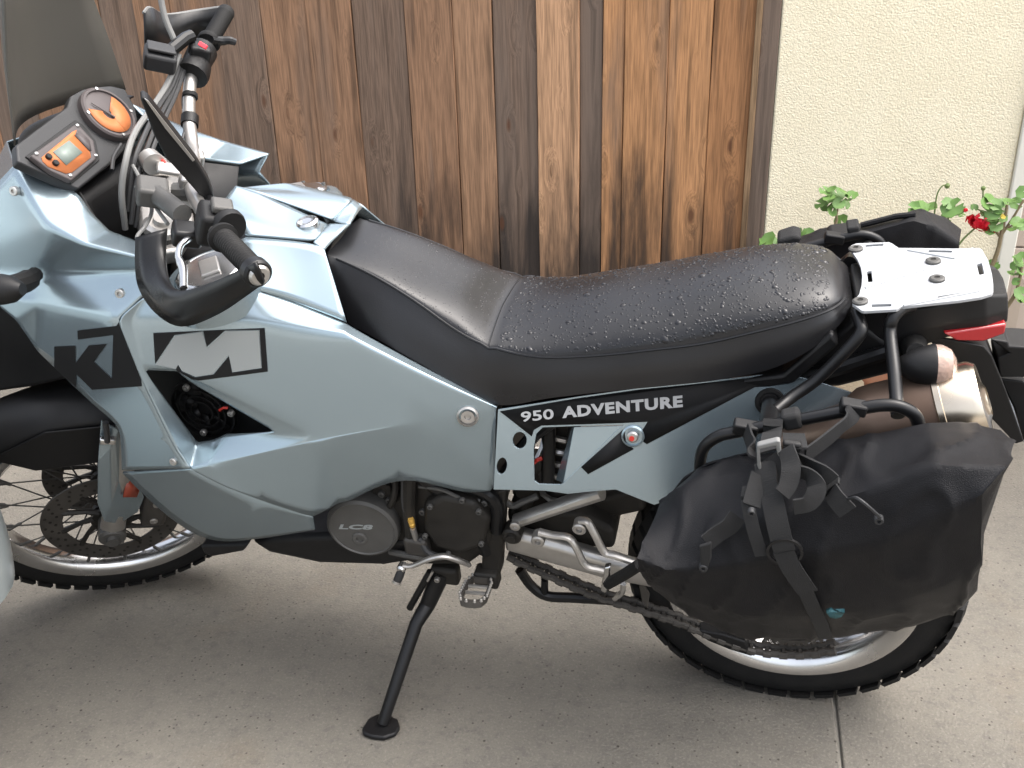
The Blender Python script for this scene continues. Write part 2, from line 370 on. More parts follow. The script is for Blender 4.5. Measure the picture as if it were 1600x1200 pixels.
def polyfill(outer, holes, fn):
    """flat plate with holes: pixel outlines filled in 2-D, then mapped by fn onto a plane -> (verts, tris)"""
    cu = bpy.data.curves.new('o', 'CURVE'); cu.dimensions = '2D'; cu.fill_mode = 'BOTH'
    for loop in [outer]+list(holes):
        sp_ = cu.splines.new('POLY'); sp_.points.add(len(loop)-1); sp_.use_cyclic_u = True
        for q, (x, y) in zip(sp_.points, loop): q.co = (x/100, y/100, 0, 1)
    to = bpy.data.objects.new('o', cu); COL.objects.link(to); dg = bpy.context.evaluated_depsgraph_get(); dg.update()
    me0 = bpy.data.meshes.new_from_object(to.evaluated_get(dg)); bpy.data.objects.remove(to); bpy.data.curves.remove(cu)
    bm = bmesh.new(); bm.from_mesh(me0); bmesh.ops.remove_doubles(bm, verts=bm.verts, dist=1e-5); bm.verts.index_update()
    V_ = [fn(v.co.x*100, v.co.y*100) for v in bm.verts]; F_ = [tuple(v.index for v in f.verts) for f in bm.faces]; bm.free(); bpy.data.meshes.remove(me0)
    return V_, F_
def plate(name, mat, parent, outer, holes, fn, out, thick=.003, bevel=0, mirror=False, world=False):
    res = []
    for sgn in ((1, -1) if mirror else (1,)):
        v, f = polyfill(outer, holes, fn)
        if sgn == -1: v = [mir(p) for p in v]
        o = V(out) if sgn == 1 else mir(V(out)); g = []
        for t in f:
            nn = (v[t[1]]-v[t[0]]).cross(v[t[2]]-v[t[0]]); g.append(t if nn.dot(o) > 0 else t[::-1])
        res.append(MB().add(v, g).build(name, mat, parent, bevel=bevel, solid=thick, world=world))
    return res if mirror else res[0]
def circ(cx, cy, rx, ry=None, n=16, rot=0):
    ry = ry or rx; return [(cx+rx*cos(a)*cos(rot)-ry*sin(a)*sin(rot), cy+rx*cos(a)*sin(rot)+ry*sin(a)*cos(rot)) for a in (2*pi*i/n for i in range(n))]
def bolt(parent, p, n, r=.009, mat='alu', name='bolt', h=.004):
    n = V(n).normalized(); b = MB().lathe(V(p)-n*.004, n, [(r, 0), (r, .004+h*.7), (r*.85, .004+h), (r*.45, .004+h), (r*.4, .004+h*.3)], 16)
    return b.build(name, mat, parent, sharp=40)
def letters(name, mat, parent, txt, p0, p1, upv, nrm, height, off=.0016, bold=.02, shear=0, spacing=1, depth=.0006):
    cu = bpy.data.curves.new('t', 'FONT'); cu.body = txt; cu.size = 1; cu.offset = bold; cu.shear = shear; cu.space_character = spacing; cu.resolution_u = 3
    to = bpy.data.objects.new('t', cu); COL.objects.link(to); dg = bpy.context.evaluated_depsgraph_get(); dg.update()
    me0 = bpy.data.meshes.new_from_object(to.evaluated_get(dg)); bpy.data.objects.remove(to)
    xs = [v.co.x for v in me0.vertices]; ys = [v.co.y for v in me0.vertices]; x0, x1, y0, y1 = min(xs), max(xs), min(ys), max(ys)
    p0, p1 = V(p0), V(p1); X = p1-p0; N = V(nrm).normalized(); Y = V(upv); Y = (Y-N*Y.dot(N)).normalized()*height
    P = [p0+X*((v.co.x-x0)/(x1-x0))+Y*((v.co.y-y0)/(y1-y0))+N*off for v in me0.vertices]; F = [tuple(p.vertices) for p in me0.polygons]
    G = []
    for t in F:
        nn = (P[t[1]]-P[t[0]]).cross(P[t[2]]-P[t[0]]); G.append(t if nn.dot(N) > 0 else t[::-1])
    bpy.data.meshes.remove(me0)
    return MB().add(P, G).build(name, mat, parent, solid=depth, flat=True)
# ================================================================ SETTING
g = MB().add([(-60, -60, -.09), (60, -60, -.09), (60, 60, -.09), (-60, 60, -.09)], [(0, 1, 2, 3)]).build('ground', 'ground', world=True); kind(g, 'structure')
drv = MB().box((-.5, -.6, -.045), 9, 5, .074).build('driveway', 'ground', world=True); kind(drv, 'structure')
def slab(x0, x1, y0, y1):
    b = MB(); b.box(((x0+x1)/2, (y0+y1)/2, -.0245), x1-x0, y1-y0, .049); o = b.build('slab', 'concrete', drv, bevel=.004, world=True); return o
JX = gz(1308, 1130).x
slab(JX+.003, 3.6, -3.0, 1.80); slab(JX-3.05, JX-.003, -3.0, 1.80); slab(-4.9, JX-3.06, -3.0, 1.80)

# ---- fence: boards placed from the seams seen along the top of the photo
FY = 1.47
_f0 = wy(-130, 0, FY).x
def fx(px): return wy(px, 0, FY).x if px >= -130 else _f0+(px+130)*.0023   # beyond the frame the boards simply go on
fence = thing('wooden_fence', 'weathered brown vertical board fence standing behind the motorcycle', 'fence', Matrix.Translation((fx(700), FY, 0)))
OR, OR2, BR, LB, LT, GR = (.42, .215, .098), (.34, .165, .072), (.250, .140, .080), (.31, .178, .102), (.43, .250, .140), (.170, .112, .078)
boards = [(-130-62*k, (BR, GR, BR, LB)[k % 4], (.05, .2, .1)[k % 3], (.0, .004, -.002)[k % 3]) for k in range(16, 0, -1)]+[(-130, BR, .1, 0), (-50, GR, .25, .006), (20, BR, .05, 0), (90, BR, .1, .003), (150, GR, .2, .007), (205, BR, .12, .001), (262, BR, .14, .004), (333, GR, .1, -.002), (403, BR, .1, .003), (475, BR, .06, -.001), (547, GR, .12, .004),
          (630, BR, -.10, -.002), (705, LB, -.05, .002), (767, GR, .22, .009), (837, LT, -.14, -.003), (905, GR, .35, .012), (942, OR, -.08, .006), (977, OR, -.20, -.001), (1047, OR, -.22, .003), (1117, OR2, -.10, -.002), (1184, None, 0, 0)]
for i in range(len(boards)-1):
    x0, x1 = fx(boards[i][0]), fx(boards[i+1][0]); c, wth, dy = boards[i][1:]
    gap = .0008; tilt = random.uniform(-.0025, .0025)
    xa, xb = x0+gap, x1-gap; y0 = FY+dy; z1 = 1.98+random.uniform(-.01, .01); vs = []
    rows = []
    for k in range(9):                             # slight bow and wane along the board
        z = .02+(z1-.02)*k/8; e = .0012*sin(k*1.7+i*2.1); rows.append([V((xa+e, y0, z)), V((xb+e+tilt*.2, y0+tilt, z)), V((xb+e+tilt*.2, y0+.019, z)), V((xa+e, y0+.019, z))])
    o = MB().loft(rows).build('board', 'wood', fence, bevel=.0025, world=True); kf = random.uniform(.9, 1.1); o.color = (*[q*kf*1.08 for q in c], wth-.05)
for i in range(1, len(boards)):                    # narrow strips nailed behind the seams
    o = MB().box((fx(boards[i][0]), FY+.042, 1.0), .05, .012, 1.9).build('cover_strip', 'wood', fence, world=True); o.color = (*GR, .2)
for z in (.35, 1.05, 1.75):
    o = MB().box(((fx(-1122)+fx(1184))/2, FY+.070, z), fx(1184)-fx(-1122), .038, .088).build('rail', 'wood', fence, bevel=.002, world=True); o.color = (*BR, .1)
o = MB().box(((fx(1184)+fx(1192))/2, FY-.004, 1.0), fx(1192)-fx(1184)+.004, .03, 1.96).build('batten', 'wood', fence, bevel=.002, world=True); o.color = (.26, .165, .09, -.05)
o = MB().box(((fx(1192)+fx(1222))/2, FY+.035, 1.0), fx(1222)-fx(1192), .088, 2.0).build('post', 'wood', fence, bevel=.003, world=True); o.color = (.12, .085, .06, .3)

# ---- stucco wall, trim, garage door
WX0, WX1 = fx(1222)+.002, wy(1572, 330, 1.46).x
wall = MB().box(((WX0+WX1)/2, 1.58, 1.5), WX1-WX0, .24, 3.0).build('stucco_wall', 'stucco', world=True, bevel=.006)
tag(wall, 'cream textured stucco wall between the wooden fence and the garage door', 'wall')
wl = MB().box((fx(-160)-.9, 1.9, 1.2), 3.0, .2, 2.4).build('side_wall', 'stucco', world=True, bevel=.006)
bpy.data.objects.remove(wl)
gar = thing('garage_door', 'beige sectional garage door at the right edge beyond the stucco wall', 'garage door', Matrix.Translation((WX1+1.3, 1.66, 0)))
MB().box((WX1+.022, 1.555, 1.2), .044, .22, 2.4).build('trim', 'trim_white', gar, bevel=.004, world=True)
MB().box((WX1+1.36, 1.62, 2.55), 2.63, .2, .3).build('header', 'trim_white', gar, bevel=.004, world=True)
gx0 = WX1+.046
for r in range(4):
    z0 = .02+r*.56; b = MB().box((gx0+1.3, 1.70, z0+.278), 2.6, .05, .555); sec = b.build('section', 'garage', gar, bevel=.004, world=True)
    for c in range(4):
        cx = gx0+.03+.32+c*.645; b = MB()
        for (hw, hh, yy) in ((.28, .20, 1.674), ):
            X0, X1, Z0, Z1 = cx-hw, cx+hw, z0+.278-hh, z0+.278+hh; q = .035
            o0 = [(X0, yy, Z0), (X1, yy, Z0), (X1, yy, Z1), (X0, yy, Z1)]; i0 = [(X0+q, yy-.010, Z0+q), (X1-q, yy-.010, Z0+q), (X1-q, yy-.010, Z1-q), (X0+q, yy-.010, Z1-q)]
            b.add(o0+i0, [(0, 1, 5, 4), (1, 2, 6, 5), (2, 3, 7, 6), (3, 0, 4, 7), (4, 5, 6, 7)])
        b.build('panel', 'garage', sec, world=True, sharp=15)

# ---- corner of a parked vehicle at the left edge
def veh():
    t = thing('parked_car', 'pale grey bumper corner of a car cropped by the left photo edge', 'car', Matrix.Translation((-2.3, -.62, 0)))
    e = wy(19, 900, -.62); xr = e.x-.122
    def shell(name, mat, z0, z1, grow, n=6):
        rows = []
        for k in range(n+1):
            z = z0+(z1-z0)*k/n; s_ = grow*(1-((k/n)-.45)**2*3.2); row = []
            for a in range(15):
                th = -pi/2+pi*a/14; row.append(V((xr-.16+(.16+s_)*cos(th)**.8 if cos(th) > 0 else xr-.16, -.62+(.20+s_)*sin(th), z)))
            row += [V((xr-1.2, -.40, z)), V((xr-1.2, -.84, z))]; rows.append(row)
        MB().loft(rows).build(name, mat, t, world=True, sharp=50)
    zt = wy(10, 806, -.62).z-.03; zb = wy(8, 1008, -.62).z+.03
    shell('bumper', 'car_paint', max(.05, zb), zt, .012)
    shell('trim', 'plastic', zt+.004, zt+.115, -.012)
    rows = []                                      # rest of the body, outside the frame, added to block light from the left
    for z, ins in ((.28, .04), (.40, 0), (.75, 0), (.95, .03), (1.0, .10), (1.40, .42), (1.47, .55)):
        x1, x0, y0, y1 = -1.72-ins, -5.0+ins*.6, -2.35+ins*.35, -.50-ins*.35; c_ = .12
        rows.append([V(q+(z,)) for q in ((x0+c_, y0), (x1-c_, y0), (x1, y0+c_), (x1, y1-c_), (x1-c_, y1), (x0+c_, y1), (x0, y1-c_), (x0, y0+c_))])
    MB().loft(rows).build('body', 'car_paint', t, world=True, bevel=.03, seg=3)
    for (x, y) in ((-2.4, -.62), (-4.3, -.62), (-2.4, -2.22), (-4.3, -2.22)):
        wh = MB().ring((x, y, .32), (0, 1, 0), [(.19, -.1), (.30, -.11), (.32, -.08), (.32, .08), (.30, .11), (.19, .1)], 40).build('wheel', 'rubber', t, world=True)
        MB().lathe((x, y, .32), (0, 1, 0), [(.19, -.09), (.16, -.07), (.05, -.08), (.05, .08), (.16, .07), (.19, .09)], 30).build('rim', 'alu', wh, world=True)
    return t
veh()
# ================================================================ MOTORCYCLE
moto = thing('motorcycle', 'pale metallic blue adventure motorcycle leaning on its side stand in front of the fence', 'motorcycle', BM.copy())
OUT = V((0, -1, 0))

# ---- tank side: facetted panel round a triangular vent
PM = Plane(un(200, 505, -.262), un(537, 519, -.192), un(776, 636, -.168))          # upper side facet
T = dict(
 a=un(184, 500, -.275), a2=un(219, 587, -.283), a3=un(275, 700, -.293), a4=un(298, 733, -.297),
 c1=PM(205, 500), c2=PM(300, 500), c3=PM(400, 502), c4=PM(470, 512), c5=PM(537, 519), c6=PM(555, 530), c7=PM(660, 583), c8=PM(776, 636),
 s1=un(228, 462, -.235), s2=un(300, 452, -.215), s3=un(392, 452, -.185), s4=un(450, 469, -.168), s5=un(542, 506, -.158), s6=un(556, 515, -.162), s7=un(668, 577, -.157), s8=un(778, 634, -.156),
 v1=PM(225, 578), v2=PM(278, 580), v3=PM(297, 597), v4=PM(430, 675), v5=un(353, 678, -.245), v6=un(334, 687, -.245), v7=un(308, 691, -.248),
 w1=PM(345, 610), w2=PM(500, 684),
 d1=un(325, 727, -.292), d2=PM(500, 687, .001), d3=PM(675, 656, .001), d4=PM(775, 642),
 e1=un(344, 757, -.290), e2=un(406, 782, -.272), e3=un(488, 808, -.243),
 f1=un(772, 759, -.178), f2=un(766, 767, -.178), f3=un(719, 773, -.183), f4=un(628, 737, -.200), f5=un(547, 784, -.212), f6=un(531, 785, -.215), f7=un(514, 795, -.222))
T['v3b'] = PM(297, 597, -.012); T['v4b'] = PM(431, 675, -.010); T['v2b'] = PM(278, 581, -.004)
T['v1b'] = un(226, 579, -.262)
tf = [('c1', 'c2', 's2', 's1'), ('a', 'c1', 's1'), ('c2', 'c3', 's3', 's2'), ('c3', 'c4', 's4', 's3'), ('c4', 'c5', 's5', 's4'), ('c5', 'c6', 's6', 's5'), ('c6', 'c7', 's7', 's6'), ('c7', 'c8', 's8', 's7'),
      ('a', 'a2', 'v1', 'c1'), ('c1', 'v1', 'v2', 'c2'), ('c2', 'v2', 'w1', 'c3'), ('c3', 'w1', 'w2', 'c4'), ('c4', 'w2', 'd3', 'c5'), ('c5', 'd3', 'c6'), ('c6', 'd3', 'c7'), ('c7', 'd3', 'd4', 'c8'),
      ('v2', 'v2b', 'v3b', 'w1'), ('w1', 'v3b', 'v4b', 'w2'),
      ('a2', 'a3', 'v7', 'v1'), ('a3', 'a4', 'v7'), ('v7', 'a4', 'd1'), ('v7', 'd1', 'v6'), ('v6', 'd1', 'v5'), ('v5', 'd1', 'w2', 'v4b'), ('w2', 'd1', 'd2'), ('w2', 'd2', 'd3'),
      ('a4', 'e1', 'd1'), ('d1', 'e1', 'e2'), ('d1', 'e2', 'd2'), ('e2', 'e3', 'd2'), ('d2', 'e3', 'f7', 'f6'), ('d2', 'f6', 'f5'), ('d2', 'f5', 'f4'), ('d2', 'f4', 'd3'), ('d3', 'f4', 'f3'), ('d3', 'f3', 'f2', 'f1'), ('d3', 'f1', 'd4')]
outs = [V((0, -.5, 1))]*8 + [None]*(len(tf)-8)
tank = sheet('tank_panel', 'paint', moto, T, tf, outs=outs, soft=3)
tp = tank[0]
# bright upper tank cover between filler and seat
U = dict(s3=un(394, 450, -.183), s4=un(450, 467, -.166), s5=un(542, 504, -.156), q1=un(507, 390, -.092), q2=un(489, 378, -.092), q3=un(383, 370, -.112), q4=un(352, 392, -.125), q5=un(345, 425, -.150))
sheet('tank_cover', 'paint', moto, U, [('s3', 's4', 'q2', 'q3'), ('s4', 's5', 'q1', 'q2'), ('q3', 'q4', 'q5', 's3')], out=(0, -.5, 1), soft=3)
# left wall under the cover edge
dk = dict(a=un(391, 452, -.184), b=un(450, 469, -.167), c=un(542, 507, -.157), d=un(391, 463, -.176), e=un(452, 480, -.160), f=un(545, 517, -.150))
sheet('tank_seam', 'plastic', moto, dk, [('a', 'b', 'e', 'd'), ('b', 'c', 'f', 'e')], bevel=0, thick=.002)
# central cover with lock
Cc = dict(q3=un(383, 367, -.110), q2=un(490, 375, -.090), q1=un(501, 363, -.066), z1=un(512, 350, -.01), z0=un(402, 300, -.0), y1=un(399, 339, -.06), y2=un(380, 345, -.085), x1=un(346, 317, -.035), x0=un(368, 290, 0))
cf = [('q3', 'q2', 'y1', 'y2'), ('q2', 'q1', 'z1', 'z0', 'y1'), ('y2', 'y1', 'x1'), ('y1', 'z0', 'x0', 'x1')]
cen = sheet('centre_cover', 'paint', moto, Cc, cf, out=(0, -.2, 1), soft=3)
lk = un(481, 349, -.045); MB().lathe(lk-V((0, 0, .006)), (-.05, -.12, 1), [(.020, 0), (.020, .010), (.016, .013), (.015, .008), (.010, .008), (.009, .012), (.004, .012)], 24).build('lock', 'bright_alu', cen[0])
Nk = dict(a=un(490, 378, -.091), b=un(507, 391, -.092), c=un(520, 376, -.062), d=un(536, 358, -.025), e=un(546, 350, .0), f=un(513, 349, -.006), g=un(501, 364, -.064))
sheet('tank_neck', 'paint', moto, Nk, [('a', 'b', 'c', 'g'), ('g', 'c', 'd', 'f'), ('d', 'e', 'f')], out=(.2, -.3, 1), soft=2)
# fuel fillers, one per tank half
for s_ in (1, -1):
    c0 = un(333, 430, -.17); c0 = c0 if s_ == 1 else mir(c0); ax = V((-.05, -.16*s_, 1)).normalized()
    b = MB().lathe(c0-ax*.045, ax, [(.088, 0), (.088, .036), (.080, .047), (.066, .049), (.064, .045), (.060, .045), (.058, .051), (.052, .056), (.028, .057)], 40)
    cap = b.build('filler_ring', 'paint' , moto)
    x_, y_, z_ = basis(ax)
    MB().lathe(c0+ax*.010, ax, [(.0605, -.005), (.0605, 0), (.0555, .0035), (.053, .0025), (.05, .005), (.025, .0055)], 40).build('filler_cap', 'bright_alu', cap)
    R3 = Matrix((x_, y_, z_)).transposed()
    MB().box(c0+ax*.018, .05, .032, .006, R3 @ Matrix.Rotation(.6, 3, 'Z')).build('cap_flap', 'alu', cap, bevel=.002)
    for k in range(6):
        a = k*pi/3+.2; bolt(cap, c0+ax*.0125+x_*cos(a)*.056+y_*sin(a)*.056, ax, .0042, 'cast_grey')

# ---- front fairing
PF = Plane(un(183, 498, -.272), un(119, 608, -.250), un(218, 588, -.279))
F = dict(tip=un(22, 258, -.168), h1=un(72, 280, -.152), h2=un(122, 297, -.146), h3=un(140, 330, -.155), h4=un(170, 360, -.165), h5=un(218, 378, -.178),
 g1=un(70, 350, -.232), g2=un(130, 380, -.240), g3=un(220, 403, -.236), k1=un(60, 426, -.206), k2=un(140, 424, -.212), k3=un(222, 421, -.216),
 l0=un(-45, 330, -.175), l1=un(-70, 430, -.19), m1=PF(62, 475), m2=un(183, 498, -.272), m3=un(226, 459, -.236), n0=un(-30, 455, -.235),
 o1=un(25, 500, -.248), o2=PF(59, 549), o3=PF(87, 576), o4=PF(119, 608), o5=PF(167, 650), o6=PF(181, 662), o7=PF(189, 676), o8=PF(190, 735),
 p1=PF(297, 732), p2=PF(274, 700), p3=PF(218, 588))
ff = [('tip', 'h1', 'h2', 'g1'), ('h2', 'h3', 'g2', 'g1'), ('h3', 'h4', 'g2'), ('h4', 'h5', 'g3', 'g2'),
      ('g1', 'g2', 'k2', 'k1'), ('g2', 'g3', 'k3', 'k2'), ('tip', 'g1', 'k1', 'l1', 'l0'), ('k1', 'k2', 'm2', 'm1'), ('k2', 'k3', 'm3', 'm2'), ('l1', 'k1', 'm1', 'n0'),
      ('n0', 'm1', 'o1'), ('o1', 'm1', 'o2'), ('m1', 'm2', 'o3', 'o2'), ('m2', 'p3', 'o4', 'o3'), ('p3', 'o5', 'o4'), ('p3', 'p2', 'o6', 'o5'), ('p2', 'o7', 'o6'), ('p2', 'p1', 'o8', 'o7')]
fo = [V((.1, -.4, 1))]*4 + [None]*(len(ff)-4)
fair = sheet('fairing', 'paint', moto, F, ff, outs=fo, soft=3)
# nose joining the two sides, outside the left photo edge
nz_ = dict(l0=F['l0'], l1=F['l1'], n0=F['n0'], L0=mir(F['l0']), L1=mir(F['l1']), N0=mir(F['n0']), c0=V((F['l0'].x-.10, 0, F['l0'].z-.02)), c1=V((F['l1'].x-.12, 0, F['l1'].z)), c2=V((F['n0'].x-.16, 0, F['n0'].z-.03)),
           t0=F['tip'], T0=mir(F['tip']), tc=V((F['tip'].x-.16, 0, F['tip'].z-.02)))
sheet('nose', 'paint', moto, nz_, [('l0', 'l1', 'c1', 'c0'), ('L0', 'c0', 'c1', 'L1'), ('l1', 'n0', 'c2', 'c1'), ('L1', 'c1', 'c2', 'N0'), ('t0', 'l0', 'c0', 'tc'), ('T0', 'tc', 'c0', 'L0')], out=(-1, 0, .2), mirror=False)
# lower side wing below the seam
Wg = dict(a=un(191, 739, -.256), b=T['a4']+V((0, .001, -.001)), c=T['e1']+V((0, .001, -.001)), d=T['e2']+V((0, .001, -.001)), e=T['e3']+V((0, .001, -.001)), e2=un(492, 828, -.228), f=un(390, 845, -.212), g=un(312, 850, -.205), h=un(225, 775, -.238))
sheet('lower_fairing', 'paint', moto, Wg, [('a', 'b', 'c', 'h'), ('h', 'c', 'd', 'g'), ('d', 'f', 'g'), ('d', 'e', 'e2', 'f')], soft=3)
for (x, y, v, r) in ((190, 457, -.236, .0085), (273, 719, -.289, .007), (201, 727, -.258, .007), (25, 297, -.19, .008)):
    p = un(x, y, v); bolt(fair[0], p+V((0, -.004, 0)), (0, -1, .25), r)
b0 = PM(731, 650); MB().lathe(b0+PM.n*-.003, PM.n, [(.019, 0), (.019, .007), (.016, .009), (.0155, .002), (.012, .002), (.0115, .008), (.006, .008), (.005, .004)], 24).build('bolt', 'alu', tp)

# ---- KTM lettering, cut where the two panels meet
def decal(name, mat, poly, pl, par, off=.0022, wrap=True):
    o = plate(name, mat, par, poly, [], lambda x, y: pl(x, y, off), pl.n, thick=.0004)
    if wrap:                                     # printed film follows the panel
        bm = bmesh.new(); bm.from_mesh(o.data); bmesh.ops.subdivide_edges(bm, edges=[e for e in bm.edges if e.calc_length() > .012], cuts=5, use_grid_fill=True)
        bmesh.ops.triangulate(bm, faces=bm.faces); bmesh.ops.subdivide_edges(bm, edges=[e for e in bm.edges if e.calc_length() > .016], cuts=2); bm.to_mesh(o.data); bm.free()
        for m in list(o.modifiers): o.modifiers.remove(m)
        m = o.modifiers.new('wrap', 'SHRINKWRAP'); m.target = par; m.wrap_method = 'NEAREST_SURFACEPOINT'; m.wrap_mode = 'OUTSIDE_SURFACE'; m.offset = .0008+.0004*(mat == 'decal_black')
        for p in o.data.polygons: p.use_smooth = True
    return o
decal('letter_decal', 'decal_black', [(84, 542), (117, 541), (117, 568), (138, 540), (166, 538), (146, 566), (174, 592), (176, 524), (121, 531), (120, 517), (181, 510), (184.5, 503.5), (217, 587), (220, 594), (221, 604), (143, 609.5), (118.5, 585), (118, 606), (100, 590), (84, 574)], PF, fair[0], .0022)
decal('letter_decal', 'decal_black', [(239, 521), (413, 513), (418, 581), (297, 597), (279, 582), (274, 578), (277.5, 571), (283, 581), (304, 590.5), (333, 586), (357, 557), (362, 583), (409, 576), (405, 516), (351, 517), (323, 542), (317, 518), (272, 524), (242, 569)], PM, tp)
decal('letter_decal', 'decal_grey', [(273, 525), (316, 519), (323, 543.5), (352, 518), (404, 517), (408, 575), (363, 582), (357, 555), (332, 585), (305, 589), (284, 580), (278, 570), (275, 577), (243, 570)], PM, tp, .0018)

# ---- radiator vent seen through the triangle
rc = un(330, 640, -.205)
MB().box(un(325, 640, -.16), .30, .03, .24).build('vent_duct', 'plastic', moto, bevel=.01)
fan = MB().ring(un(318, 640, -.188), (0, 1, 0), [(.062, -.006), (.066, -.006), (.066, .006), (.062, .006)], 36).build('radiator_fan', 'plastic', moto)
fc = un(318, 640, -.188)
for r_ in (.022, .035, .048): MB().ring(fc+V((0, -.006, 0)), (0, 1, 0), [(r_-.0014, -.0014), (r_+.0014, -.0014), (r_+.0014, .0014), (r_-.0014, .0014)], 30).build('guard_ring', 'plastic', fan)
for k in range(7):
    a = k*2*pi/7; d_ = V((cos(a), 0, sin(a))); e_ = V((-sin(a), 0, cos(a)))
    MB().add([fc+d_*.015-e_*.006+V((0, .004, 0)), fc+d_*.058-e_*.012+V((0, .006, 0)), fc+d_*.056+e_*.016+V((0, -.003, 0)), fc+d_*.015+e_*.008], [(0, 1, 2, 3)]).build('fan_blade', 'plastic', fan, solid=.002)
for (x, y) in ((291, 606), (361, 646), (318, 676)): bolt(fan, un(x, y, -.20), (0, -1, 0), .0065, 'alu')
MB().tube([un(343, 641, -.198), un(349, 637, -.2), un(356, 637, -.198)], .0025, 6).build('wire', 'red_wire', fan)

# ---- side cover with opening
PS = Plane(un(777, 640, -.166), un(1330, 614, -.118), un(1022, 789, -.200))
outer = [(778, 640), (900, 620), (1000, 606), (1080, 598), (1160, 589), (1222, 582), (1280, 597), (1330, 613), (1337, 617), (1336, 624), (1300, 655), (1263, 688), (1150, 746), (1022, 789), (962, 765), (925, 768), (887, 772), (853, 767), (771, 765)]
op = [(848, 668), (900, 666), (974, 664), (964, 672), (880, 755), (876, 757), (842, 756), (835, 751), (834, 700), (838, 678)]
side = plate('side_cover', 'paint', moto, outer, [op, circ(812, 688, 11, 13), circ(784, 728, 8, 13, rot=.15)], PS, OUT, thick=.004, bevel=.0018, mirror=True)
sc = side[0]
inn = dict(a=PS(897, 667, -.006), b=PS(974, 665, -.001), c=PS(880, 755, -.002), d=PS(893, 668, -.030), e=PS(868, 750, -.030))
sheet('recess', 'paint', sc, inn, [('a', 'b', 'c'), ('a', 'c', 'e', 'd')], bevel=.001, mirror=False, thick=.002)
decal('decal', 'decal_black', [(781, 643), (900, 623), (1000, 609), (1080, 601), (1160, 592), (1217, 585), (1011, 694), (1004, 690), (1004, 672), (1012, 659), (975, 661), (846, 665), (834, 672), (831, 682)], PS, sc, .0012, False)
decal('decal', 'decal_black', [(975, 670), (978, 690), (990, 702), (919, 741), (908, 730)], PS, sc, .0012, False)
lc = PS(989, 681); MB().lathe(lc-PS.n*.004, PS.n, [(.0195, 0), (.0195, .007), (.0165, .009), (.016, .003), (.010, .003)], 28).build('bolt_cup', 'paint', sc)
MB().lathe(lc, PS.n, [(.010, 0), (.010, .007), (.007, .009), (.003, .009)], 20).build('bolt', 'alu', sc)
MB().lathe(lc+V((-.001, -.009, .001)), PS.n, [(.0045, 0), (.0045, .0012), (.001, .0012)], 12).build('bolt_mark', 'red_wire', sc)
up = V((-.06, 0, 1))
letters('lettering', 'decal_silver', sc, '950', PS(815, 659, 0), PS(866, 654, 0), up, PS.n, .0185, .0024, .018)
letters('lettering', 'decal_silver', sc, 'ADVENTURE', PS(879, 653, 0), PS(1067, 635.5, 0), up, PS.n, .0205, .0024, .045, spacing=1.12)
MB().prism([un(x, y, -.125) for x, y in ((780, 642), (1000, 612), (1222, 586), (1300, 520), (1312, 540), (1240, 600), (1000, 640), (800, 672))], V((0, .25, 0))).build('seat_base', 'plastic', moto, bevel=.006)
# behind the opening: shock, spring, wires
MB().tube([un(858, 650, -.11), un(856, 760, -.115)], .013, 12).build('reservoir', 'gloss_black', moto)
sp = [un(880, 655, -.06)+(un(872, 770, -.06)-un(880, 655, -.06))*t/60+V((.034*cos(t*.63), .034*sin(t*.63), 0)) for t in range(61)]
MB().tube(sp, .0062, 6).build('shock_spring', 'alu', moto)
MB().tube([un(880, 640, -.06), un(870, 780, -.06)], .022, 14).build('shock_body', 'engine_black', moto)
MB().tube([un(832, 725, -.12), un(840, 718, -.125), un(846, 716, -.12)], .004, 6).build('wire', 'red_wire', moto)
MB().tube([un(838, 715, -.118), un(845, 700, -.12), un(850, 680, -.11)], .0035, 6).build('wire', 'plate_white', moto)
MB().tube([un(900, 660, -.12), un(893, 690, -.12), un(898, 720, -.10)], .010, 8, smooth=4).build('hose', 'plastic', moto)

# ---- seat
ST = [  # top crest, stitch line, bottom edge (pixels), half widths at stitch and bottom
 ((530, 355), (512, 398), (545, 506), .076, .120), ((600, 371), (581, 430), (600, 536), .086, .143), ((669, 400), (647, 470), (660, 571), .100, .152), ((730, 428), (712, 516), (722, 605), .116, .158),
 ((789, 457), (763, 541), (779, 633), .128, .160), ((855, 455), (840, 558), (860, 622), .137, .162), ((931, 441), (931, 556), (945, 612), .141, .162), ((1020, 427), (1020, 547), (1040, 603), .141, .160),
 ((1106, 410), (1100, 537), (1120, 594), .137, .154), ((1180, 397), (1180, 519), (1200, 578), .130, .144), ((1250, 393), (1250, 501), (1262, 549), .118, .128), ((1300, 400), (1300, 483), (1312, 507), .096, .103), ((1326, 424), (1325, 463), (1332, 473), .055, .060)]
def seat_row(i, n=9):
    tp_, sm, bt, hs_, hb = ST[i]; c = un(*tp_, .045); s_ = un(*sm, -hs_); b_ = un(*bt, -hb); half = []
    half.append(b_); half.append(b_.lerp(s_, .35)+V((0, -.003, 0))); half.append(b_.lerp(s_, .75)+V((0, -.005, 0))); half.append(s_)
    cu = V((s_.x*.5+c.x*.5, 0, max(c.z, s_.z-.004)+.004)); 
    for k in range(1, n):
        a = k/n*pi/2; half.append(V((s_.x+(cu.x-s_.x)*(1-cos(a)), s_.y*cos(a)**.85, s_.z+(cu.z-s_.z)*sin(a)**.9)))
    full = half + [cu] + [mir(p) for p in reversed(half)]
    return full
rows = [seat_row(i) for i in range(len(ST))]
def spl(rows, k=4):
    cols = [catmull([r[j] for r in rows], k) for j in range(len(rows[0]))]; return [[c[i] for c in cols] for i in range(len(cols[0]))]
SR = spl(rows, 5)
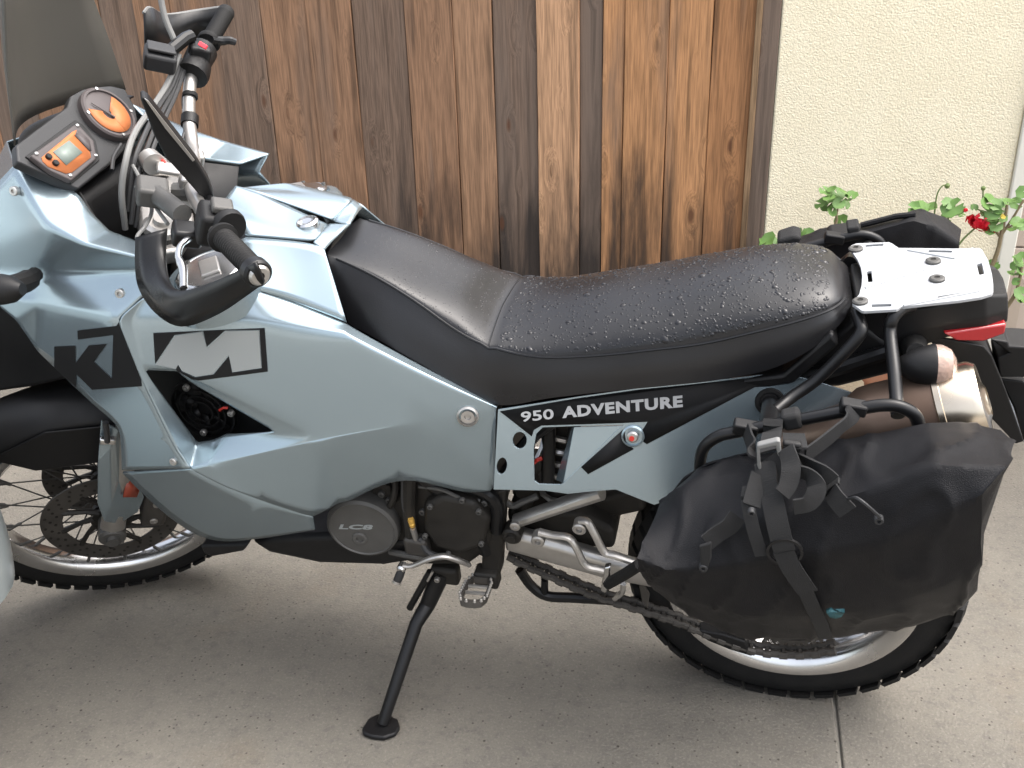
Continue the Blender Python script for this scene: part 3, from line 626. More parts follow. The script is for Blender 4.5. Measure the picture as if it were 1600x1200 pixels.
# a shallow valley where front and rear covers are sewn together (station 4)
for i, r in enumerate(SR):
    d_ = abs(i-4*5)
    if d_ == 0:
        for j in range(3, len(r)-3): r[j] = r[j]-V((0, 0, .0045))
b = MB(); b.loft(SR); seat = b.build('seat', 'leather', moto, sharp=70)
for s_ in (1, -1):
    pts = [(r[3] if s_ == 1 else r[-4])+V((0, -.0005*s_, .001)) for r in SR[1:-1]]
    MB().tube(pts, .0023, 6).build('stitching', 'leather', seat)
MB().tube([p+V((0, 0, .0005)) for p in SR[20][3:-3]], .0016, 6).build('stitching', 'leather', seat)
# rain drops, thicker on the rear cushion
b = MB(); rnd = random.Random(3)
def drop(p, n, r, st_):
    x, y, z = basis(n); a0 = rnd.uniform(0, 6.28); X = x*cos(a0)+y*sin(a0); Y = z.cross(X); vs = [p+z*r*.32]; m = 7
    for lv, (q, h) in enumerate(((.62, .26), (1, -.05))):
        for k in range(m): t = 2*pi*(k+.5*lv)/m; jt = 1+.13*sin(a0*5+k*2.3); vs.append(p+X*cos(t)*r*q*st_*jt+Y*sin(t)*r*q*jt+z*r*h)
    fs = [(0, 1+k, 1+(k+1) % m) for k in range(m)]+[(1+k, 1+m+k, 1+m+(k+1) % m, 1+(k+1) % m) for k in range(m)]
    b.add(vs, fs)
nC = len(SR[0])
for q in range(4200):
    front = rnd.random() < .16
    i = rnd.randint(3, 19) if front else rnd.randint(21, len(SR)-8)
    j = min(nC-5, max(4, int(rnd.gauss(nC/2, 5)))); fi, fj = rnd.random(), rnd.random()
    A, B_, C_, D_ = SR[i][j], SR[i+1][j], SR[i+1][j+1], SR[i][j+1]
    p = (A*(1-fi)+B_*fi)*(1-fj)+(D_*(1-fi)+C_*fi)*fj; n = (B_-A).cross(D_-A).normalized()
    if n.z < 0: n = -n
    r_ = rnd.uniform(.0006, .0012) if front else abs(rnd.gauss(.0008, .0009))+.0006
    r_ *= 1.9 if rnd.random() < .05 else 1; drop(p, n, r_, rnd.uniform(1, 1.5))
kind(b.build('water_drops', 'water', seat, sharp=180), 'stuff')
# ---- wheels
def wheel(center, ax, tyre_prof, rim_prof, tread, nsp, hub_r, hub_w, rim_r, sp_off):
    center = V(center); x, y, z = basis(ax)
    rim = MB().ring(center, ax, rim_prof, 96).build('wheel', 'bright_alu', moto, sharp=40)
    MB().ring(center, ax, tyre_prof, 96).build('tyre', 'rubber', rim, sharp=60)
    b = MB()
    for (r, a0, da, wa, h, n, ph) in tread:      # rows of tread blocks: radius, axial centre, axial half width, angular half width, height, count
        for k in range(n):
            t = 2*pi*(k+ph)/n
            def P(dr, dt, dz): tt = t+dt; return center+z*(a0+dz)+(x*cos(tt)+y*sin(tt))*(r+dr-(abs(a0+dz)**2)*4.5)
            lo = [P(-.006, s1*wa, s2*da) for s1, s2 in ((-1, -1), (1, -1), (1, 1), (-1, 1))]; hi = [P(h, s1*wa*.85, s2*da*.9) for s1, s2 in ((-1, -1), (1, -1), (1, 1), (-1, 1))]
            b.add(lo+hi, [(0, 3, 2, 1), (4, 5, 6, 7), (0, 1, 5, 4), (1, 2, 6, 5), (2, 3, 7, 6), (3, 0, 4, 7)])
    kind(b.build('tread', 'rubber', rim, sharp=20), 'stuff')
    MB().lathe(center, ax, [(hub_r*.6, -hub_w), (hub_r, -hub_w), (hub_r, -hub_w+.012), (hub_r*.55, -hub_w+.02), (hub_r*.5, hub_w-.02), (hub_r, hub_w-.012), (hub_r, hub_w), (hub_r*.6, hub_w)], 32).build('hub', 'engine_black', rim)
    spm = None
    for k in range(nsp):
        t = 2*pi*k/nsp; s_ = 1 if k % 2 else -1; w_ = .35*(1 if (k//2) % 2 else -1)
        p0 = center+z*(s_*(hub_w-.006))+(x*cos(t+w_)+y*sin(t+w_))*hub_r*.95; p1 = center+z*(s_*sp_off)+(x*cos(t)+y*sin(t))*rim_r
        d_ = p1-p0; L_ = d_.length
        if spm is None:
            o = MB().tube([V((0, 0, 0)), V((0, 0, .85)), V((0, 0, .86)), V((0, 0, 1))], [.0019, .0019, .0042, .0042], 6).build('spoke', 'cast_grey', rim, world=True); spm = o.data
            for vv in spm.vertices: vv.co = (WM[rim.name]) @ vv.co
        else:
            o = bpy.data.objects.new('spoke', spm); COL.objects.link(o); o.parent = rim
        q = d_.to_track_quat('Z', 'Y').to_matrix().to_4x4(); q.translation = p0; o.matrix_local = q @ Matrix.Diagonal((1, 1, L_, 1))
    return rim
def tyre_prof(rb, w_, R_, wmax):
    pr = []
    for k in range(15):
        a = pi*k/14; pr.append((rb+(R_-rb)*sin(a)**.72, -wmax*cos(a)*(1 if .15 < a/pi < .85 else .85)))
    return [(rb-.006, -w_), *pr[1:-1], (rb-.006, w_)]
RC = V((0, 0, .325)); RAX = V((0, 1, 0))
rim_r_prof = [(.243, -.062), (.248, -.058), (.243, -.052), (.226, -.048), (.214, -.030), (.208, 0), (.214, .030), (.226, .048), (.243, .052), (.248, .058), (.243, .062), (.222, .056), (.206, .034), (.200, 0), (.206, -.034), (.222, -.056)]
rear = wheel(RC, RAX, tyre_prof(.240, .050, .3235, .076), rim_r_prof, [(.3275, -.056, .014, .067, .004, 40, 0), (.3275, .056, .014, .067, .004, 40, .5), (.3235, -.021, .018, .067, .005, 40, .25), (.3235, .021, .018, .067, .005, 40, .75)], 36, .06, .05, .206, .016)
FC = st((-1.57, 0, .348)); FAX = SN.copy()
rim_f_prof = [(.279, -.034), (.284, -.030), (.279, -.026), (.268, -.024), (.258, -.014), (.254, 0), (.258, .014), (.268, .024), (.279, .026), (.284, .030), (.279, .034), (.262, .030), (.250, .018), (.247, 0), (.250, -.018), (.262, -.030)]
front = wheel(FC, FAX, tyre_prof(.276, .028, .3385, .046), rim_f_prof, [(.338, -.030, .010, .055, .0035, 48, 0), (.338, .030, .010, .055, .0035, 48, .5), (.338, 0, .016, .055, .0035, 48, .25)], 36, .045, .055, .251, .010)
# brake discs with carriers
def disc(par, c, ax, r, rin, nspoke, mat='dirty_steel', th=.005):
    x, y, z = basis(ax); c = V(c)
    d_ = MB().ring(c, ax, [(rin, -th/2), (r, -th/2), (r, th/2), (rin, th/2)], 72).build('brake_disc', mat, par, sharp=40)
    b = MB()
    for k in range(nspoke):
        t = 2*pi*k/nspoke; e = x*cos(t)+y*sin(t); f_ = x*cos(t+.45)+y*sin(t+.45)
        b.tube([c+f_*.038, c+(e+f_).normalized()*rin*.62, c+e*(rin+.006)], [.008, .0055, .007], 6)
    b.lathe(c-z*.004, z, [(.045, 0), (.045, .008)], 28); b.build('disc_carrier', 'engine_black', d_)
    b = MB()
    for k in range(72):
        t = 2*pi*k/72; rr = rin+(r-rin)*(.3, .55, .8)[k % 3]; b.lathe(c+(x*cos(t)+y*sin(t))*rr-z*(th/2+.0006), z, [(.0036, 0), (.0036, th+.0012)], 8)
    kind(b.build('disc_holes', 'engine_black', d_), 'stuff'); return d_
for s_ in (-1, 1): disc(front, FC+SN*.068*s_, SN, .150, .104, 10)
disc(rear, RC+V((0, .085, 0)), RAX, .11, .08, 5)

# ---- fork, axle, guards, calipers
ax_u = RD @ SD
fw = (RD @ V((-cos(RAKE), 0, sin(RAKE))))       # forward, square to the fork
for s_ in (-1, 1):
    base = FC+SN*.100*s_; 
    lo = MB().tube([base-ax_u*.02, base+ax_u*.16, base+ax_u*.42], [.027, .026, .024], 16).build('fork_slider', 'alu', moto)
    MB().tube([base+ax_u*.40, base+ax_u*.86], .030, 18).build('fork_tube', 'gloss_black', moto)
    MB().lathe(base+ax_u*.86, ax_u, [(.029, 0), (.029, .012), (.022, .018), (.014, .018), (.013, .026), (.006, .026)], 20).build('fork_cap', 'alu', moto)
    MB().lathe(base-SN*.028*s_, SN*s_, [(.030, 0), (.030, .05), (.024, .056), (.015, .056), (.014, .066), (.004, .066)], 20).build('axle_clamp', 'cast_grey', moto)
    cb = base-fw*.085+ax_u*.075-SN*.02*s_        # caliper behind the leg
    Rm = Matrix((fw, SN, ax_u)).transposed()
    cal = MB().box(cb, .055, .06, .11, Rm).build('caliper', 'dirty_steel', moto, bevel=.01)
    for k in (-.03, .03): bolt(cal, cb+ax_u*k-SN*.0*s_+SN*(.03*s_), SN*s_, .009, 'alu')
    MB().tube([cb+ax_u*.05, cb+ax_u*.16-fw*.01, base+ax_u*.38-fw*.03, base+ax_u*.6-fw*.02], .006, 8, smooth=5).build('brake_hose', 'cable', moto)
    # painted guard over the slider
    if s_ == -1:
        G = dict(a=us(158, 657, -.125), b=us(186, 672, -.118), c=us(190, 737, -.118), d=us(222, 768, -.108), e=us(226, 777, -.106), f=us(216, 800, -.110), g=us(186, 819, -.122), h=us(163, 815, -.136), i=us(152, 787, -.142), j=us(153, 719, -.140), k=us(172, 700, -.142), l=us(174, 790, -.145))
        gp = sheet('fork_guard', 'paint', moto, G, [('a', 'b', 'k', 'j'), ('b', 'c', 'l', 'k'), ('c', 'd', 'e', 'f', 'l'), ('l', 'f', 'g', 'h'), ('j', 'k', 'l', 'i'), ('i', 'l', 'h')], out=-SN, mirror=False, bevel=.004)
        Pg = Plane(G['c'], G['d'], G['l'], -SN)
        plate('reflector', 'reflector', gp, [(199, 752), (206, 752), (218, 766), (214, 777), (193, 777)], [], lambda x, y: Pg(x, y, .004), -SN, thick=.003)
        MB().box(us(168, 688, -.146), .030, .014, .016, Rm).build('hose_clamp', 'bright_alu', gp, bevel=.003)
        MB().tube([us(165, 660, -.15), us(167, 676, -.152), us(168, 690, -.152)], .006, 8).build('brake_hose', 'cable', gp)
MB().tube([FC-SN*.11, FC+SN*.11], .012, 14).build('axle', 'alu', moto)
# triple clamps and stem
for h_, mt in ((.62, 'engine_black'), (.835, 'alu')):
    c = FC+ax_u*h_; k0 = c+fw*-.035
    b = MB(); b.prism([c-SN*.14+fw*.03-ax_u*.016, c-SN*.15-ax_u*.016, c-SN*.135-fw*.035-ax_u*.016, k0-SN*.06-fw*.03-ax_u*.016, k0+SN*.06-fw*.03-ax_u*.016, c+SN*.135-fw*.035-ax_u*.016, c+SN*.15-ax_u*.016, c+SN*.14+fw*.03-ax_u*.016], ax_u*.032)
    b.build('triple_clamp', mt, moto, bevel=.006)
MB().tube([FC+ax_u*.60-fw*.05, FC+ax_u*.86-fw*.05], .022, 14).build('steering_stem', 'engine_black', moto)

# ---- front mudguard hugging the tyre
b = MB(); rows = []
for k in range(19):
    t = rad(28)+rad(122)*k/18                    # from behind the wheel over the top to the front
    e = (RD @ V((cos(t), 0, sin(t)))); R_ = .368+.02*(k/18)
    hw = .078 if k < 17 else .06
    rows.append([FC+SN*(hw*q)+e*(R_-.055*abs(q)**2.6) for q in (-1, -.85, -.5, 0, .5, .85, 1)])
b.loft(rows, closed=False); b.build('mudguard', 'plastic', moto, solid=.003, sharp=60)
b = MB()
for s_ in (-1, 1):                               # side cheeks to the fork legs
    pl_ = [FC+SN*.076*s_+(RD @ V((cos(rad(q)), 0, sin(rad(q)))))*rr for q, rr in ((34, .325), (60, .345), (90, .345), (112, .335), (105, .25), (75, .22), (50, .25))]
    b.prism(pl_, SN*.004*s_)
b.build('mudguard_bracket', 'plastic', moto, bevel=.002)

# ---- dark inner structure: tank core, frame, airbox, engine
def block(name, mat, pts, v0, v1, bevel=.012, par=None):
    P0 = [un(x, y, v0) for x, y in pts]; return MB().prism(P0, V((0, v1-v0, 0))).build(name, mat, par or moto, bevel=bevel, seg=3)
block('airbox', 'plastic', [(420, 470), (520, 530), (700, 640), (760, 690), (600, 700), (470, 660), (420, 560)], -.125, .125)
for s_ in (1, -1):
    P0 = [un(x, y, -.135) for x, y in ((255, 470), (390, 455), (520, 500), (560, 560), (470, 640), (330, 560))]
    P0 = P0 if s_ == 1 else [mir(p) for p in P0]; MB().prism(P0, V((0, .09*s_, 0))).build('tank_core', 'plastic', moto, bevel=.01)
block('cylinder_block', 'engine_black', [(540, 720), (640, 700), (700, 740), (700, 800), (640, 870), (560, 870), (520, 800)], -.13, .13)
block('crankcase', 'engine_black', [(600, 790), (655, 740), (700, 745), (760, 770), (775, 810), (765, 860), (730, 885), (650, 885), (610, 870)], -.155, .13)
# round generator cover with lettering
gc = un(566, 826, -.185); gax = V((.10, -1, .02)).normalized()
gx_, gy_, gz_ = basis(gax)
cov = MB().lathe(gc+gax*-.06, gax, [(.074, 0), (.074, .05), (.072, .060), (.066, .064), (.064, .0615), (.02, .0625), (.003, .0625)], 48).build('generator_cover', 'cast_grey', moto)
letters('lettering', 'decal_grey', cov, 'LC8', hit(530, 825, gc, gax), hit(585, 826, gc, gax), (-.1, 0, 1), gax, .0125, .0035, .03, shear=.25)
MB().lathe(hit(563, 840, gc, gax), gax, [(.016, 0), (.016, .004), (.013, .006), (.008, .006), (.0075, .002)], 20).build('cover_bolt', 'cast_grey', cov)
block('clutch_cover', 'engine_black', [(660, 790), (690, 775), (740, 785), (765, 815), (755, 855), (720, 868), (680, 858), (660, 830)], -.178, -.12, .012)
MB().tube([un(640, 735, -.165), un(639, 800, -.168), un(645, 850, -.16)], .0135, 10).build('hose', 'engine_black', moto)
MB().tube([un(629, 738, -.17), un(630, 790, -.175), un(641, 812, -.178)], .0035, 8, smooth=4).build('clutch_hose', 'cable', moto)
MB().lathe(un(642, 812, -.18), (un(648, 836, -.17)-un(642, 812, -.18)), [(.005, -.004), (.0065, 0), (.0065, .008), (.004, .010), (.006, .012), (.006, .02), (.004, .022)], 12).build('hose_union', 'brass', moto)
MB().tube([un(645, 825, -.178), un(650, 842, -.172)], .0062, 10).build('union_nut', 'alu', moto)
MB().box(un(652, 850, -.165), .05, .03, .045).build('actuator', 'dirty_steel', moto, bevel=.008)
for (x, y) in ((596, 772), (608, 782), (575, 780), (660, 800), (757, 786), (735, 780), (668, 860)): bolt(moto, un(x, y, -.158), OUT, .007, 'cast_grey')
for k in range(5): MB().box(un(590+6*k, 756+2*k, -.135), .01, .04, .05).build('cylinder_fin', 'engine_black', moto, bevel=.002)
for pts in ([(560, 770, -.14), (585, 760, -.15), (610, 745, -.15), (625, 730, -.14)], [(600, 800, -.15), (612, 785, -.165), (618, 760, -.16), (612, 735, -.15)], [(655, 760, -.16), (690, 765, -.168), (720, 778, -.168), (750, 782, -.16)], [(610, 862, -.16), (640, 868, -.175), (670, 872, -.17), (700, 868, -.16)], [(780, 775, -.12), (800, 790, -.125), (815, 785, -.12), (840, 775, -.11)], [(655, 840, -.17), (668, 862, -.178), (690, 872, -.178)]):
    MB().tube([un(*p) for p in pts], random.choice((.004, .0055, .007)), 8, smooth=5).build('hose', random.choice(('cable', 'engine_black', 'cast_grey')), moto)
for (x, y, v) in ((672, 792, -.18), (748, 800, -.18), (752, 850, -.18), (700, 866, -.18), (664, 838, -.18), (722, 782, -.18)): bolt(moto, un(x, y, v), OUT, .0055, 'cast_grey')
# skid plate
SK = [(388, 846), (420, 866), (500, 883), (600, 886), (640, 880), (660, 872), (640, 845), (520, 838), (450, 840)]
block('skid_plate', 'plastic', SK, -.16, .16, .014)
block('skid_plate', 'plastic', [(312, 853), (388, 851), (380, 862), (331, 871), (318, 866)], -.20, -.08, .006)
# header pipe hint and frame tubes
for s_ in (1, -1):
    q = [un(430, 560, -.10), un(540, 640, -.14), un(640, 730, -.15), un(735, 800, -.15), un(760, 860, -.14)]; q = q if s_ == 1 else [mir(p) for p in q]
    MB().tube(q, .016, 12, smooth=5).build('frame_tube', 'gloss_black', moto)
    q = [un(700, 750, -.148), un(770, 778, -.155), un(776, 830, -.15)]; q = q if s_ == 1 else [mir(p) for p in q]
    MB().tube(q, .013, 10, smooth=5).build('frame_tube', 'gloss_black', moto)
    q = [un(770, 770, -.14), un(860, 660, -.12), un(1050, 620, -.11), un(1250, 590, -.10), un(1400, 545, -.09)]; q = q if s_ == 1 else [mir(p) for p in q]
    MB().tube(q, .013, 10, smooth=5).build('subframe_tube', 'gloss_black', moto)
for s_ in (1, -1):
    P0 = [un(x, y, -.150) for x, y in ((757, 768), (790, 766), (786, 830), (782, 898), (772, 910), (752, 908), (752, 880))]; P0 = P0 if s_ == 1 else [mir(p) for p in P0]
    MB().prism(P0, V((0, .035*s_, 0))).build('frame_plate', 'engine_black', moto, bevel=.006)
# cast subframe strut and swingarm
MB().tube([un(806, 814, -.135), un(870, 792, -.135), un(940, 768, -.135)], [.016, .017, .019], 12, flat=.8).build('strut', 'alu', moto)
MB().lathe(un(805, 822, -.13), OUT, [(.019, 0), (.019, .03), (.015, .034), (.010, .034), (.009, .040), (.003, .040)], 24).build('pivot_bolt', 'engine_black', moto)
bolt(moto, un(805, 822, -.168), OUT, .010, 'alu')
for s_ in (1, -1):
    def mm(p): return p if s_ == 1 else mir(p)
    A = [un(792, 838, -.125), un(880, 862, -.128), un(955, 884, -.13), un(1060, 905, -.13), un(1250, 918, -.125)]
    rows = []
    for i, p in enumerate(A):
        h_ = (.030, .032, .030, .024, .022)[i]; w_ = .016
        rows.append([mm(p+V(q)) for q in ((0, -w_, -h_*.8), (0, -w_*1.15, -h_*.3), (0, -w_*1.1, h_*.6), (0, -w_*.4, h_), (0, w_, h_*.8), (0, w_, -h_))])
    MB().loft(rows).build('swingarm', 'alu', moto, bevel=.005)
block('swingarm_bridge', 'engine_black', [(790, 800), (900, 800), (960, 830), (960, 860), (800, 850)], -.10, .11)
block('linkage', 'engine_black', [(800, 780), (900, 790), (1000, 760), (1010, 800), (940, 815), (820, 830)], -.06, .08)
MB().tube([un(820, 770, -.08), un(812, 830, -.08)], .02, 10).build('shock_lower', 'engine_black', moto)
# rear passenger footrest: two cast arms and clamp
def arm(pts, r): return MB().tube([un(x, y, v) for x, y, v in pts], r, 10, smooth=4, flat=.75).build('footrest_arm', 'alu', moto)
arm([(842, 831, -.178), (862, 836, -.18), (888, 840, -.182), (900, 855, -.186), (914, 882, -.19), (935, 889, -.19), (952, 893, -.19)], .0085)
arm([(906, 813, -.168), (918, 816, -.172), (930, 836, -.178), (944, 862, -.182), (962, 868, -.185), (992, 878, -.188)], .0085)
for (x, y, v) in ((844, 834, -.178), (908, 815, -.168)): 
    a_ = MB().lathe(un(x, y, v+.012), OUT, [(.013, 0), (.013, .022), (.010, .024), (.006, .024), (.005, .018)], 18).build('arm_boss', 'alu', moto)
MB().prism([un(x, y, -.200) for x, y in ((944, 888), (954, 886), (952, 916), (946, 928), (938, 924))], V((0, .014, 0))).build('footrest_clamp', 'bright_alu', moto, bevel=.003)
MB().tube([un(950, 912, -.195), un(975, 898, -.22), un(1000, 882, -.24)], .011, 10).build('passenger_footrest', 'rubber', moto)
MB().tube([un(960, 935, -.185), un(972, 925, -.19), un(974, 912, -.19)], .006, 8, smooth=3).build('hook', 'bright_alu', moto)
# chain, guide, lower guard tube
ch = MB(); cp = catmull([un(800, 868, -.10), un(860, 896, -.10), un(930, 926, -.10), un(1000, 948, -.098), un(1060, 968, -.098), un(1110, 988, -.098), un(1180, 1012, -.098), un(1250, 1018, -.098), un(1320, 1008, -.098)], 12)
acc = 0; lastp = cp[0]; links = []
tot = sum((cp[i+1]-cp[i]).length for i in range(len(cp)-1)); n_l = int(tot/.0158)
def along(d_):
    s0 = 0
    for i in range(len(cp)-1):
        L_ = (cp[i+1]-cp[i]).length
        if s0+L_ >= d_: return cp[i].lerp(cp[i+1], (d_-s0)/L_), (cp[i+1]-cp[i]).normalized()
        s0 += L_
    return cp[-1], (cp[-1]-cp[-2]).normalized()
chain = None
for k in range(n_l):
    p, t = along(k*.0158); b = MB()
    for q in (-1, 1): b.tube([p+V((0, q*(.008+.003*(k % 2)), 0))-t*.008, p+V((0, q*(.008+.003*(k % 2)), 0))+t*.008], .0075, 8, flat=.25 if False else 1)
    b.tube([p-V((0, .014, 0)), p+V((0, .014, 0))], .0045, 6)
    ch.v_ = None
    o_ = len(ch.v); ch.v += b.v; ch.f += [tuple(i+o_ for i in f) for f in b.f]
kind(ch.build('chain', 'dirty_steel', moto), 'stuff')
spk = MB().ring(RC+V((0, -.098, 0)), RAX, [(.092, -.003), (.100, -.003), (.100, .003), (.092, .003)], 48).build('sprocket', 'dirty_steel', moto)
b = MB(); 
for k in range(42):
    t = 2*pi*k/42; e = V((cos(t), 0, sin(t))); b.box(RC+V((0, -.098, 0))+e*.103, .008, .006, .007, Matrix.Rotation(-t, 3, 'Y'))
for k in range(6):
    t = 2*pi*k/6; e = V((cos(t), 0, sin(t))); b.tube([RC+V((0, -.098, 0))+e*.04, RC+V((0, -.098, 0))+e*.095], .009, 6)
kind(b.build('sprocket_teeth', 'dirty_steel', spk), 'stuff')
block('chain_guide', 'plastic', [(1092, 985), (1130, 992), (1164, 1003), (1176, 1027), (1140, 1016), (1105, 1002)], -.112, -.085, .004)
MB().prism([un(x, y, -.14) for x, y in ((998, 915), (1004, 910), (1015, 930), (1012, 952), (1003, 940))], V((0, .006, 0))).build('axle_plate', 'dirty_steel', moto, bevel=.002)
MB().tube([un(812, 890, -.08), un(830, 915, -.08), un(855, 931, -.08), un(900, 934, -.08), un(960, 938, -.08), un(1005, 946, -.08)], .011, 10, smooth=5).build('guard_tube', 'gloss_black', moto)
MB().tube([un(851, 905, -.08), un(851, 930, -.08)], .008, 8).build('guard_tube', 'gloss_black', moto)
# gear lever, footrest, side stand
MB().tube([un(732, 882, -.175), un(715, 875, -.195), un(693, 869, -.205), un(672, 873, -.21), un(645, 884, -.212), un(630, 884, -.214)], [.008, .0085, .0085, .008, .007, .007], 10, smooth=4, flat=.7).build('gear_lever', 'alu', moto)
MB().lathe(un(630, 882, -.205), OUT, [(.009, 0), (.009, .014), (.006, .018)], 14).build('lever_pivot', 'bright_alu', moto)
MB().tube([un(629, 886, -.214), un(624, 900, -.222), un(620, 909, -.226)], [.008, .009, .0085], 12).build('lever_tip', 'grey_plastic', moto)
MB().lathe(un(621, 907, -.225), un(619, 912, -.228)-un(621, 907, -.225), [(.0092, 0), (.0092, .005), (.006, .007)], 12).build('lever_cap', 'alu', moto)
# footrest: toothed frame sticking out to the left
fr0, fr1 = un(752, 905, -.165), un(735, 945, -.262)
fx_ = (fr1-fr0); L_ = fx_.length; fx_.normalize(); fy_ = V((1, 0, 0)); fy_ = (fy_-fx_*fy_.dot(fx_)).normalized(); fz_ = fx_.cross(fy_)
if fz_.z < 0: fz_ = -fz_
FR = MB(); prof_ = [(0, .018), (.25, .026), (.75, .027), (.95, .020), (1.0, .008), (1.0, -.008), (.95, -.020), (.75, -.027), (.25, -.026), (0, -.018)]
lp = [fr0+fx_*a*L_+fy_*c for a, c in prof_]; lin = [fr0+fx_*(a*.86+.06)*L_+fy_*c*.8 for a, c in prof_]
FR.loft([[p-fz_*.007 for p in lp], [p+fz_*.007 for p in lp], [p+fz_*.007 for p in lin], [p-fz_*.007 for p in lin], [p-fz_*.007 for p in lp]], cap=False)
peg = FR.build('footrest', 'dirty_steel', moto)
b = MB(); seq = []
for i in range(len(lp)):
    a, c = lp[i], lp[(i+1) % len(lp)]; n_ = max(1, int((c-a).length/.009))
    for k in range(n_): seq.append(a.lerp(c, k/n_))
for p in seq: b.lathe(p+fz_*.006, fz_, [(.0034, 0), (.0026, .005), (.001, .006)], 6)
for a in (.3, .55): b.tube([fr0+fx_*a*L_-fy_*.02, fr0+fx_*a*L_+fy_*.02], .004, 6)
kind(b.build('footrest_teeth', 'alu', peg), 'stuff')
MB().box(un(762, 900, -.15), .05, .035, .04).build('footrest_mount', 'engine_black', moto, bevel=.006)
foot = BMI @ gz(597, 1133, .012)
sst = MB().tube([un(690, 893, -.13), un(668, 945, -.16), un(650, 975, -.20), foot.lerp(un(650, 975, -.20), .02)+V((0, 0, .0))], [.021, .017, .0145, .0125], 14).build('side_stand', 'gloss_black', moto)
fw_ = BM @ foot
b = MB(); 
pl_ = [(-.038, -.018), (-.030, -.030), (-.010, -.034), (.016, -.032), (.036, -.016), (.038, .004), (.026, .024), (0, .033), (-.022, .030), (-.036, .012)]
base_ = [BMI @ V((fw_.x+x, fw_.y+y, .0015)) for x, y in pl_]
b.prism(base_, BMI.to_3x3() @ V((0, 0, .011))); b.build('stand_foot', 'plastic', sst, bevel=.004)
MB().tube([un(672, 893, -.15), un(640, 950, -.165)], .0075, 10).build('stand_spring', 'gloss_black', sst)
MB().box(un(697, 895, -.13), .06, .03, .045).build('stand_bracket', 'engine_black', moto, bevel=.008)
MB().tube([un(676, 893, -.155), un(668, 908, -.16)], .003, 6).build('spring_hook', 'alu', sst)
bolt(sst, un(683, 906, -.155), OUT, .006, 'alu')

# ---- tail, muffler, lights, rack
TS = [ # tail sections: top, bottom pixel on the left flank, half width
 ((1338, 480), (1335, 560), .075), ((1400, 486), (1400, 556), .085), ((1480, 476), (1480, 528), .082), ((1540, 462), (1540, 520), .070), ((1575, 462), (1575, 503), .045)]
rows = []
for (t_, b_, hw) in TS:
    A, B_ = un(*t_, -hw), un(*b_, -hw*.9); cz = min(A.z+.006, 1.0+.125*(A.x-.045)-.022)
    rows.append([B_, B_.lerp(A, .5)+V((0, -.006, 0)), A, V((A.x, A.y*.6, cz)), V((A.x, 0, cz+.002)), V((A.x, -A.y*.6, cz)), mir(A), mir(B_.lerp(A, .5)+V((0, -.006, 0))), mir(B_)])
rows = [[r[k] for k in range(9)] for r in rows]
MB().loft(rows).build('tail', 'plastic', moto, bevel=.004)
block('under_tail', 'plastic', [(1225, 578), (1280, 545), (1335, 500), (1400, 545), (1440, 545), (1418, 572), (1390, 586), (1310, 606), (1262, 606)], -.085, .085, .008)
PT = Plane(un(1475, 519, -.088), un(1573, 505, -.060), un(1537, 534, -.070))
rl = MB().prism([PT(x, y, .001) for x, y in ((1474, 521), (1573, 506), (1570, 522), (1537, 534), (1495, 533))], V((0, .12, 0))).build('tail_light', 'lens_red', moto, bevel=.003)
block('mudguard', 'plastic', [(1448, 527), (1490, 531), (1537, 541), (1550, 556), (1572, 610), (1600, 690), (1587, 694), (1533, 637), (1512, 622), (1488, 576)], -.075, -.069, .002)
block('mudguard', 'plastic', [(1500, 534), (1548, 552), (1572, 612), (1600, 690), (1590, 690), (1520, 600)], -.066, .07, .003)
block('plate_bracket', 'plastic', [(1547, 530), (1575, 534), (1577, 541), (1640, 545), (1640, 590), (1562, 590), (1558, 560), (1577, 552)], -.03, .03, .003)
block('plate_bracket', 'plastic', [(1562, 592), (1600, 596), (1640, 640), (1600, 690), (1585, 640)], .0, .02, .003)
MB().box(un(1626, 640, .03), .006, .19, .11, Matrix.Rotation(.35, 3, 'Y')).build('licence_plate', 'plate_white', moto, bevel=.002)
# indicator
def indicator(c, par=moto):
    ib = MB(); A0 = V((1, 0, .05)).normalized()
    ind = MB().lathe(c, A0, [(.004, -.048), (.014, -.042), (.026, -.022), (.033, 0), (.033, .004)], 24).build('indicator', 'plastic', par)
    MB().lathe(c+A0*.0035, A0, [(.0325, 0), (.032, .010), (.026, .022), (.014, .029), (.003, .031)], 24).build('lens', 'lens_clear', ind)
    MB().lathe(c+A0*.003, A0, [(.02, 0), (.02, .012), (.008, .018)], 16).build('bulb', 'lens_amber', ind); return ind
ic = un(1455, 572, -.155); ind = indicator(ic)
MB().tube([ic+V((-.02, .02, .01)), un(1428, 545, -.10), un(1426, 535, -.07)], [.014, .018, .022], 12).build('stalk', 'rubber', ind)
ind2 = indicator(mir(ic)); MB().tube([mir(ic+V((-.02, .02, .01))), mir(un(1428, 545, -.10)), mir(un(1426, 535, -.07))], [.014, .018, .022], 12).build('stalk', 'rubber', ind2)
# front indicator
fi = un(10, 452, -.30); ind3 = MB().lathe(fi, V((-1, -.1, 0)), [(.010, -.03), (.022, -.012), (.026, .01), (.026, .03)], 20).build('indicator', 'plastic', moto)
MB().tube([fi+V((.005, 0, .004)), un(40, 440, -.255), un(56, 428, -.22)], [.018, .018, .013], 10, smooth=3).build('stalk', 'rubber', ind3)
